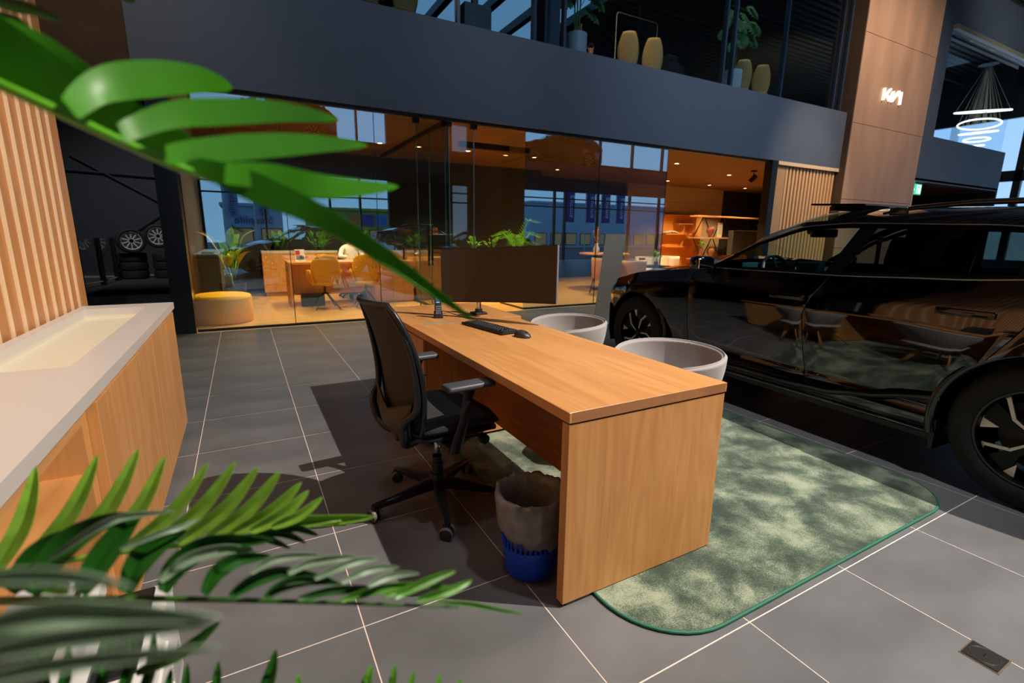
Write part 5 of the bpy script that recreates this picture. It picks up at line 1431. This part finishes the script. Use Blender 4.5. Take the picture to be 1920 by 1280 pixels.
t = thing('framed_card', 'white framed card on the middle shelf of the zigzag bookshelf', 'card', (14.85, 11.98, 1.345)); b = NB(); bbox(b, -.12, .12, 0, .02, 0, .5, .003, 1); obj('frame', b, white_m, t)
b = NB()
for q in range(6): box(b, -.08, .08, -.002, 0, .1+.05*q, .115+.05*q)
obj('print_lines', b, greyplastic, t)
t = thing('shelf_plant', 'small trailing plant on the zigzag bookshelf', 'plant', (14.05, 12.05, .97)); bushy(t, (0, 0, .0), .25, 14, .035, 50, green3); b = NB(); lathe(b, [(0, -.345), (.06, -.345), (.09, 0), (0, 0)], 16); obj('pot', b, MATS['clay'], t)
t = thing('shelf_plant', 'potted plant on the far dark shelf by the black post', 'plant', (17.4, 12.2, 1.56)); bushy(t, (0, 0, .0), .22, 12, .04, 51, green3); b = NB(); lathe(b, [(0, -.12), (.06, -.12), (.09, 0), (0, 0)], 16); obj('pot', b, MATS['clay'], t)
for k in range(4):
    t = thing('jar', ['first', 'second', 'third', 'fourth'][k]+' small dark jar from the left on the far shelf', 'jar', (17.9+k*.2, 12.2, 1.44), 0, 'jars on the far shelf'); b = NB(); lathe(b, [(0, 0), (.05, 0), (.055, .12), (.03, .15), (0, .15)], 14); obj('jar_body', b, MATS['clay'], t, smooth=True, ang=40)

# ================================================================== UPPER FLOOR
def up_chair(label, x, y, rz, m):
    t = thing('upper_chair', label, 'chair', (x, y, 4.38), rz)
    P = []
    for j in range(13):
        v = j/12; w = .235*math.sin(pi*(.17+.70*v))**.55*(1-.12*v)
        P.append([(w*u, .02+.05*u*u-.10*v, .42+.66*v) for u in [-1+2*i/10 for i in range(11)]])
    b = NB(); grid(b, P, th=.03); obj('backrest', b, m, t, smooth=True)
    b = NB(); pad(b, .23, .23, lambda u, v: .45, .06); bmesh.ops.translate(b, verts=b.verts, vec=(0, .22, 0)); obj('seat', b, m, t, smooth=True)
    for sx_ in (-1, 1):
        for sy_ in (0, 1): b = NB(); tube(b, [(sx_*.15, .08+.3*sy_, .43), (sx_*.2, .04+.4*sy_, 0)], .012, 6); obj('leg', b, black_m, t)
    return t
shellm = mat('shell_cream', srgb(200, 160, 96), .6)
for x, y, rz, l in ((7.45, 8.72, -.65, 'cream shell chair at the upper table, left of the near pair'), (8.14, 8.72, -.6, 'cream shell chair at the upper table, right of the near pair'), (10.92, 8.6, -.6, 'cream shell chair behind the upper railing, left of the pair by the monstera'), (11.62, 8.6, -.6, 'cream shell chair behind the upper railing, right of the pair by the monstera'), (2.05, 8.5, .0, 'cream shell chair at the far left of the upper floor'), (2.66, 8.5, .1, 'cream shell chair second from the left on the upper floor')):
    up_chair(l, x, y, rz, shellm)
up_chair('brown side chair turned sideways at the upper table', 6.35, 9.0, 1.4, mat('shell_brown', srgb(150, 100, 60), .6))
t = thing('upper_table', 'brown wooden table on the upper floor behind the parapet', 'table', (7.6, 9.75, 4.38))
b = NB(); bbox(b, -.85, .85, -.35, .35, .72, .76, .004, 1); obj('top', b, oak_x, t)
for sx_ in (-1, 1):
    b = NB(); box(b, sx_*.75-.03, sx_*.75+.03, -.3, .3, 0, .72); obj('leg', b, black_m, t)
seated('person with dark curly hair seated at the upper table', (7.75, 10.45, 4.42), 0, cloth_d, mat('dark_curly_hair', srgb(40, 24, 16), .9, bump=(60, 1)))
# glass screen on the table
t = thing('desk_screen', 'clear upright screen with a thin metal frame on the upper table', 'screen', (8.4, 9.55, 5.14))
b = NB(); tube(b, [(-.62, 0, 0), (-.62, 0, 1.0), (-.58, 0, 1.05), (.55, 0, 1.05), (.6, 0, 1.0), (.6, 0, -.1)], .010, 6); obj('frame', b, mat('brass_frame', srgb(190, 170, 130), .3, metal=.6), t)
b = NB(); box(b, -.6, .6, -.003, .003, 0, 1.04); obj('pane', b, g_clear, t)
b = NB(); bbox(b, 9.0, 9.5, 9.1, 9.5, 4.38, 5.25, .01, 1); bbox(b, 9.05, 9.35, 9.15, 9.4, 5.25, 5.45, .01, 1); tag(obj('office_machine', b, darkplastic), 'black office machine right of the upper table', 'machine')
b = NB(); bbox(b, 3.6, 4.1, 8.35, 8.7, 4.38, 5.1, .01, 1); bbox(b, 3.8, 3.9, 8.45, 8.55, 5.1, 5.25, .006, 1); tag(obj('upper_cabinet', b, mat('cab_grey', srgb(90, 104, 112), .5)), 'grey cabinet with a small box on the upper floor', 'cabinet')
def up_plant(label, x, y, seed, sc=1.0, side=0):
    t = thing('monstera_plant', label, 'plant', (x, y, 4.38))
    b = NB(); lathe(b, [(0, .0), (.16, .0), (.19, .03), (.20, .66), (.18, .66), (.17, .6), (0, .6)], 30); obj('pot', b, mat('white_pot', srgb(196, 206, 212), .4), t, smooth=True, ang=40)
    rnd = random.Random(seed)
    for k in range(3):
        b = NB(); pts = [Vector((.04*(k-1), 0, .55)), Vector((.06*(k-1), 0, 1.1)), Vector((.09*(k-1), .02, 1.6*sc))]; tube(b, pts, .014, 8)
        for q in range(10): lathe(b, [(.016, -.006), (.019, 0), (.016, .006)], 8, tuple(pts[0].lerp(pts[1], q/10)))
        obj('stem', b, stem_m, t)
    for k in range(17):
        a = rnd.random()*6.28; r = .12+.26*rnd.random(); z = .95+.85*sc*rnd.random()+.2; L = .22+.10*rnd.random()
        s = Vector((.05*math.cos(a), .05*math.sin(a), z-.2)); e = Vector((r*math.cos(a)+side*.1, r*math.sin(a)-.05, z)); tip = e+Vector((.8*L*math.cos(a), -.25*L, -L*.9))
        b = NB(); tube(b, [s, s.lerp(e, .6)+Vector((0, 0, .05)), e], .006, 5)
        # split leaf: heart with slots made of separate lobes
        d = (tip-e); sd = Vector((1, .3*math.sin(a), 0)).normalized()
        for q in range(6):
            u = .05+q*.17; p = e+d*u
            for s_ in (-1, 1): leaf(b, p, p+sd*s_*L*.62*math.sin(pi*min(.95, .3+u*.62))+d*.25, .033*sc, .08, Vector((0, -1, .3)), n=4)
        leaf(b, e, tip, .03, .03, Vector((0, -1, .3)), n=4)
        obj('leaf', b, mat('leaf_monstera', srgb(70, 120, 64), .45, noise=(10, .2)), t, smooth=True)
    return t
up_plant('monstera in a white pot left of the upper table', 5.92, 8.42, 61)
up_plant('tall monstera in a white pot near the right end of the parapet', 10.22, 8.32, 62)
# exit sign
t = thing('exit_sign', 'small glowing green emergency exit sign beside the tan pier', 'sign', (18.35, 7.86, 2.86))
b = NB(); box(b, -.05, .05, -.01, .01, .16, .20); bbox(b, -.38, .38, -.03, .03, -.17, .17, .008, 1); obj('case', b, whiteplastic, t)
ge = emis('exit_green', (.02, .62, .28, 1), 1.4); we = emis('exit_white', (.8, 1, .85, 1), 1.6)
b = NB(); box(b, -.36, .36, -.034, -.03, -.15, .15); obj('green_face', b, ge, t)
b = NB(); prism(b, [(-.30, -.03), (-.17, .11), (-.04, -.03), (-.12, -.03), (-.12, -.11), (-.22, -.11), (-.22, -.03)], -.038, -.034, 'y'); obj('arrow', b, we, t)
b = NB(); box(b, .06, .32, -.038, -.034, -.12, .12); obj('doorway', b, we, t)
b = NB(); prism(b, [(.12, -.10), (.16, -.02), (.15, .04), (.20, .05), (.25, .0), (.27, .02), (.22, .08), (.16, .09), (.11, .05), (.12, -.02), (.08, -.09)], -.042, -.038, 'y'); obj('running_figure', b, ge, t)
# chandelier of rings
t = thing('ring_chandelier', 'spiral of five glowing ring lights hanging on thin cables', 'chandelier', (24.9, 9.0, 5.5))
rings = [((1842, 209), .80, (-8, 12)), ((1836, 233), .62, (9, -7)), ((1834, 249), .55, (-8, 6)), ((1831, 262), .38, (3, -3)), ((1833.5, 273), .17, (-6, 5))]
cen0 = Vector((24.9, 9.0, 5.5))
for (px, py), R_, (tx, ty) in rings:
    dd = (at(px, py, 1)-Vector((0, 0, CAM_H))); k = 25.0/dd.x; c = Vector((0, 0, CAM_H))+dd*k-cen0
    Rm = Matrix.Rotation(math.radians(tx), 4, fw) @ Matrix.Rotation(math.radians(ty*.8), 4, 'X')
    b = NB(); pts = [c+(Rm @ Vector((R_*math.cos(2*pi*q/48), R_*math.sin(2*pi*q/48), 0))) for q in range(48)]
    tube(b, pts, .028, 6, closed=True); obj('ring', b, led, t)
    b = NB()
    for q in range(0, 48, 8): tube(b, [pts[q], pts[q].lerp(Vector((0, 0, 2.3)), .9)], .006, 4)
    obj('cable', b, alu, t)
b = NB(); lathe(b, [(0, 2.2), (.3, 2.2), (.3, 2.3), (0, 2.3)], 24); tube(b, [(0, 0, 2.3), (0, 0, 3.2)], .02, 6); obj('ceiling_rose', b, black_m, t)
t = thing('track_spotlight', 'black spotlight under the roof at the top right corner', 'spotlight', (19.5, 6.6, 8.1))
b = NB(); tube(b, [(0, 0, .55), (0, 0, .1)], .02, 8); bbox(b, -.2, .2, -.05, .05, .5, .6, .01, 1); obj('mount', b, black_m, t)
b = NB(); lathe(b, [(0, -.16), (.09, -.16), (.09, .14), (0, .14)], 20); bmesh.ops.transform(b, matrix=rotm((0, 0, 0), .5, .8), verts=b.verts); obj('lamp_head', b, black_m, t)
b = NB(); bbox(b, 22.4, 24.2, 9.3, 10.2, 7.75, 7.8, .01, 1); tag(obj('ceiling_cassette', b, mat('cassette', srgb(70, 90, 98), .4)), 'pale square ceiling unit under the dark roof at top right', 'ceiling unit')

# ================================================================== FAR LEFT: tyre display
def tyre(label, x, y, z, flat=False, rz=0, tilt=0):
    t = thing('tyre_and_wheel', label, 'tyre', (x, y, z), rz)
    ax = 'z' if flat else 'y'
    b = NB(); lathe(b, [(.23, .10), (.29, .12), (.335, .10), (.345, .06), (.345, -.06), (.335, -.10), (.29, -.12), (.23, -.10)], 40, axis=ax); obj('tyre', b, rubber, t, smooth=True, ang=40)
    if not flat:
        b = NB(); lathe(b, [(.23, .10), (.22, .05), (.21, .0)], 40, axis=ax); lathe(b, [(.23, -.10), (.245, -.112), (.235, -.104), (.22, -.08)], 40, axis=ax); obj('rim', b, alu, t, smooth=True)
        for k in range(10):
            b = NB(); box(b, -.014, .014, -.08, -.06, .03, .225, mtx=Matrix.Rotation(2*pi*k/10, 4, 'Y')); obj('spoke', b, alu, t)
        b = NB(); lathe(b, [(0, -.085), (.05, -.085), (.05, -.05), (0, -.05)], 16, axis=ax); obj('hub', b, rimblk, t)
    return t
for k, x in enumerate((-2.75, -1.95)):
    for q in range(3): tyre('black tyre lying in the %s stack, %s' % (['left', 'right'][k], ['bottom one', 'middle one', 'top one'][q]), x, 17.5, .12+.24*q, True)
tyre('upright wheel with a spoked rim on the left tyre stack', -2.68, 17.2, 1.06, rz=.25)
tyre('upright wheel with a spoked rim leaning between the two stacks', -2.12, 17.8, 1.19, rz=.1)
tyre('upright wheel with a spoked rim on the right tyre stack', -1.60, 17.4, 1.05, rz=.2)
# glass barrier
t = thing('glass_barrier', 'low glass barrier with dark posts left of the tyre display', 'barrier', (-3.5, 15.0, 0))
pp = [(-.1, -1.4), (.2, -.4), (.40, .6), (.45, 1.9)]
for (x, y) in pp: b = NB(); box(b, x-.05, x+.05, y-.05, y+.05, 0, 1.15); obj('post', b, black_m, t)
for (a, c) in zip(pp, pp[1:]):
    b = NB(); vs = [b.verts.new(p) for p in ((a[0], a[1], .1), (c[0], c[1], .1), (c[0], c[1], 1.12), (a[0], a[1], 1.12))]; b.faces.new(vs); bmesh.ops.solidify(b, geom=b.faces[:], thickness=.01); obj('pane', b, g_clear, t)
    b = NB(); tube(b, [(a[0], a[1], .09), (c[0], c[1], .09)], .018, 6); obj('rail', b, mat('barrier_rail', srgb(160, 150, 120), .4), t)
b = NB(); box(b, -2.95, -1.1, 12.9, 16.9, 0, .012)
y = 12.95
while y < 16.8: box(b, -2.9, -1.15, y, y+.06, .012, .02); y += .14
tag(obj('entrance_mat', b, mat('ribbed_mat', srgb(58, 58, 58), .8)), 'ribbed dark floor mat in front of the tyre display', 'mat')
wdl = sempty('wall_dark_rear_left'); b = NB(); box(b, -6, -.9, 21.5, 21.7, 0, 8.9); obj('wall_panel', b, darkwall, wdl)
b = NB(); box(b, -5, -1.9, 18.2, 18.6, 0, .02); struct('trim_8', b, mat('light_strip_floor', srgb(150, 150, 145), .5))
for (p, q) in (((-5.2, 21.4, 4.9), (-1.0, 21.4, 4.55)), ((-5.2, 21.4, 3.25), (-1.0, 21.4, 3.1)), ((-4.6, 21.4, 3.7), (-1.2, 21.4, 1.6)), ((-3.2, 21.4, 1.3), (-1.0, 21.4, 2.9)), ((-5, 21.4, 5.6), (-2.6, 21.4, 6.6))):
    b = NB(); tube(b, [p, q], .032, 4); obj('steel_brace', b, mat('brace_grey', srgb(74, 80, 88), .5), wdl)

# ================================================================== FOREGROUND FOLIAGE
def ribbon(bm, ctrl, w, d, n=18, bend=.0, fold=.12):
    """leaf surface through control pixels [(px,py)] with half-width profile w (pixels) at depth d(u)"""
    P = []
    def cr(u):
        m_ = len(ctrl)-1; x = u*m_; i = min(int(x), m_-1); f = x-i
        p0 = ctrl[max(i-1, 0)]; p1 = ctrl[i]; p2 = ctrl[i+1]; p3 = ctrl[min(i+2, m_)]
        return [0.5*((2*p1[q])+(-p0[q]+p2[q])*f+(2*p0[q]-5*p1[q]+4*p2[q]-p3[q])*f*f+(-p0[q]+3*p1[q]-3*p2[q]+p3[q])*f**3) for q in (0, 1)]
    for i in range(n+1):
        u = i/n; c = cr(u); c2 = cr(min(1, u+.02)); c1 = cr(max(0, u-.02)); dx, dy = c2[0]-c1[0], c2[1]-c1[1]; L = math.hypot(dx, dy) or 1
        nx, ny = -dy/L, dx/L; ww = w(u); dd = d(u)
        P.append([at(c[0]+nx*ww*k, c[1]+ny*ww*k, dd*(1-fold*abs(k)*ww/F_PX)+bend*k*ww/F_PX*dd) for k in (-1, -.5, 0, .5, 1)])
    grid(bm, P)
def prof(wm, p=.8, tip=0.0, base=.15):
    return lambda u: wm*max(tip, (math.sin(pi*min(1, base+u*(1-base)))**p))
lf = thing('large_split_leaf', 'large out-of-focus bright green split leaf hanging across the upper left', 'leaf', tuple(at(-40, 90, .36)))
o0 = Vector(lf.location)
def leafobj(name, bm, m, t, **k):
    bmesh.ops.translate(bm, verts=bm.verts, vec=-Vector(t.location)); 
    bmesh.ops.solidify(bm, geom=bm.faces[:], thickness=.0007)
    return obj(name, bm, m, t, smooth=True, ang=28, **k)
D1 = lambda u: .34+.10*u
b = NB()
ribbon(b, [(-80, 40), (20, 105), (140, 175), (300, 262), (450, 335)], lambda u: (58-26*u)*max(0, 1-u**8)**.5, D1, bend=.12, fold=0)
ribbon(b, [(-80, 75), (30, 100), (120, 145), (210, 210)], lambda u: 66*(1-.45*u), D1, bend=.1, fold=0)
ribbon(b, [(130, 205), (190, 160), (280, 148), (370, 150), (436, 166)], prof(37, .7, .0, .2), D1, bend=.15, fold=0)
ribbon(b, [(225, 250), (320, 216), (430, 209), (540, 211), (636, 225)], prof(27, .75, .0, .22), D1, bend=.15, fold=0)
ribbon(b, [(310, 290), (400, 280), (500, 273), (600, 270), (690, 273)], prof(25, .75, .0, .22), D1, bend=.15, fold=0)
ribbon(b, [(420, 325), (500, 330), (590, 348), (670, 352), (748, 350)], prof(25, .75, .0, .25), D1, bend=.15, fold=0)
ribbon(b, [(350, 300), (480, 352), (600, 405), (720, 478), (820, 550), (895, 606)], lambda u: (30*(1-u)**.55*(.75+.25*math.cos(u*3))+4*(1-u))*min(1, u*5)**.6, D1, n=24, bend=.12, fold=0)
leafobj('blade', b, green1, lf)
b = NB(); cpts = [(-90, 118), (100, 205), (220, 262), (330, 312), (450, 352), (560, 400), (680, 470), (800, 548), (892, 604)]
tube(b, [at(px, py, .345+.10*i/8) for i, (px, py) in enumerate(cpts)], [.0042, .0040, .0036, .0032, .0028, .0022, .0017, .0012, .0006], 8)
bmesh.ops.translate(b, verts=b.verts, vec=-o0); obj('midrib', b, mat('rib_green', srgb(96, 176, 34), .45), lf, smooth=True)
# top-left small leaves above
for cpx, w_, d_ in (([(-60, -30), (10, 5), (60, 18), (118, 40)], 14, .42), ([(-60, 30), (-10, 45), (30, 52), (60, 60)], 26, .40), ([(205, -20), (235, -4), (255, 3)], 8, .5)):
    b = NB(); ribbon(b, cpx, prof(w_), lambda u: d_); leafobj('leaflet', b, green2, lf)

def frond(name, label, rach, rr, leaflets, m, d0, mr=None, group=None):
    t = thing(name, label, 'plant', tuple(at(rach[0][0], rach[0][1], d0[0])), 0, group); o0 = Vector(t.location)
    n_ = len(rach); b = NB(); tube(b, [at(p[0], p[1], d0[0]+(d0[1]-d0[0])*i/(n_-1)) for i, p in enumerate(rach)], [rr*(1-.75*i/(n_-1)) for i in range(n_)], 8)
    bmesh.ops.translate(b, verts=b.verts, vec=-o0); obj('rachis', b, mr or m, t, smooth=True)
    l0 = None
    for ctrl, w, dd, mm in leaflets:
        b = NB(); ribbon(b, ctrl, prof(w, .75, 0, .12), (lambda dd: (lambda u: dd[0]+(dd[1]-dd[0])*u))(dd), n=12, bend=.15, fold=.55)
        leafobj('leaflet', b, mm or m, t)
    return t
def q3(a, c, k=.12):
    mx, my = (a[0]+c[0])/2, (a[1]+c[1])/2; dx, dy = c[0]-a[0], c[1]-a[1]
    return [a, (mx-dy*k, my+dx*k), c]
A = []
for root, tip, w in (((-60, 1075), (-14, 905), 22), ((-10, 1070), (68, 872), 20), ((50, 1055), (185, 850), 17), ((115, 1045), (262, 838), 17), ((185, 1038), (311, 852), 15), ((235, 1030), (392, 866), 14), ((285, 1024), (443, 864), 14), ((335, 1018), (486, 873), 14), ((385, 1012), (527, 881), 14), ((430, 1004), (566, 903), 13), ((470, 996), (580, 918), 12), ((510, 988), (606, 931), 10)):
    A.append((q3(root, tip, .07), w, (.60, .62), None))
A.append(([(500, 985), (560, 978), (640, 974), (706, 968)], 11, (.62, .64), None))
for root, tip in (((480, 1000), (575, 1018)), ((520, 992), (598, 1004)), ((440, 1010), (545, 1028))):
    A.append((q3(root, tip, -.1), 8, (.61, .62), green2))
frond('palm_frond', 'sharp bright green palm frond pointing right in the lower left', [(-70, 1085), (60, 1062), (200, 1038), (340, 1022), (440, 1010), (540, 990), (640, 976)], .0045, A, leafmat('leaf_lime', srgb(140, 186, 66), .4, noise=(60, .2)), (.60, .63), group='palm fronds in the foreground')
B = []
for ctrl, w, mm in (([(60, 1115), (95, 1050), (150, 1000), (240, 960)], 26, green2), ([(150, 1112), (180, 1060), (225, 1000), (262, 958)], 26, green2), ([(235, 1112), (255, 1060), (300, 1015), (352, 995)], 24, green2),
                    ([(20, 1110), (50, 1060), (100, 1020), (180, 985)], 24, green2),
                    ([(305, 1110), (330, 1062), (400, 1020), (515, 1012)], 22, green2), ([(382, 1114), (408, 1072), (450, 1048), (512, 1042)], 16, green2), ([(431, 1118), (478, 1088), (540, 1072), (630, 1088)], 13, green2),
                    ([(497, 1120), (530, 1098), (580, 1088), (642, 1094)], 11, green2), ([(560, 1122), (620, 1108), (680, 1104), (740, 1112)], 9, green2), ([(640, 1125), (700, 1108), (760, 1098), (845, 1100)], 9, None),
                    ([(300, 1090), (350, 1050), (420, 1030), (480, 1030)], 12, green4), ([(470, 1075), (510, 1050), (560, 1042), (612, 1040)], 8, green4), ([(540, 1075), (580, 1056), (640, 1046), (672, 1045)], 8, green4), ([(590, 1085), (640, 1062), (680, 1050), (710, 1048)], 8, green4), ([(640, 1092), (680, 1072), (715, 1064), (750, 1063)], 8, green4), ([(690, 1100), (720, 1084), (755, 1076), (788, 1075)], 7, green4),
                    ([(740, 1120), (780, 1100), (820, 1082), (856, 1070)], 9, None), ([(780, 1126), (830, 1112), (860, 1100), (886, 1087)], 9, None), ([(720, 1118), (750, 1108), (780, 1098), (812, 1092)], 6, None),
                    ([(820, 1128), (880, 1132), (930, 1142), (985, 1151)], 5, None), ([(130, 1105), (60, 1090), (0, 1085), (-60, 1090)], 20, None),
                    ([(90, 1050), (180, 990), (240, 968), (330, 958)], 8, green4), ([(225, 1030), (300, 1000), (340, 988), (372, 972)], 6, green4)):
    B.append((ctrl, w, (.46, .50), mm))
frond('palm_frond', 'dark green palm frond lying level across the lower left', [(-80, 1128), (100, 1124), (300, 1122), (500, 1126), (700, 1132), (860, 1138)], .0042, B, green3, (.46, .50), mr=mat('rachis_dark', srgb(50, 96, 30), .45), group='palm fronds in the foreground')
C_ = []
for ctrl, w in (([(-80, 1190), (80, 1150), (230, 1148), (420, 1158)], 24), ([(-80, 1235), (80, 1205), (230, 1185), (400, 1170)], 22), ([(-80, 1290), (60, 1255), (220, 1232), (420, 1212)], 18), ([(-80, 1090), (40, 1080), (150, 1084), (250, 1098)], 17)):
    C_.append((ctrl, w, (.19, .21), green4))
frond('palm_frond', 'very blurred grey green palm frond closest to the camera at the bottom left', [(-90, 1210), (60, 1180), (220, 1172)], .003, C_, green4, (.19, .21), group='palm fronds in the foreground')
Dd = []
for root, tip, w in (((255, 1262), (415, 1163), 12), ((90, 1300), (62, 1215), 9), ((100, 1330), (130, 1205), 12), ((170, 1330), (205, 1180), 12), ((215, 1330), (248, 1185), 12), ((255, 1330), (290, 1180), 11), ((290, 1340), (322, 1252), 9), ((330, 1340), (352, 1242), 9), ((385, 1340), (410, 1238), 10), ((470, 1340), (518, 1216), 13), ((545, 1340), (560, 1262), 8), ((655, 1340), (697, 1245), 11), ((710, 1340), (742, 1243), 9), ((745, 1340), (776, 1256), 8), ((800, 1330), (826, 1262), 7), ((840, 1330), (864, 1268), 6)):
    Dd.append((q3(root, tip, .06), w, (.5, .52), green2 if root[0] < 500 else None))
frond('palm_frond', 'palm frond whose leaflet tips poke up along the bottom edge', [(0, 1330), (300, 1335), (600, 1338), (860, 1325)], .004, Dd, green3, (.5, .52), group='palm fronds in the foreground')
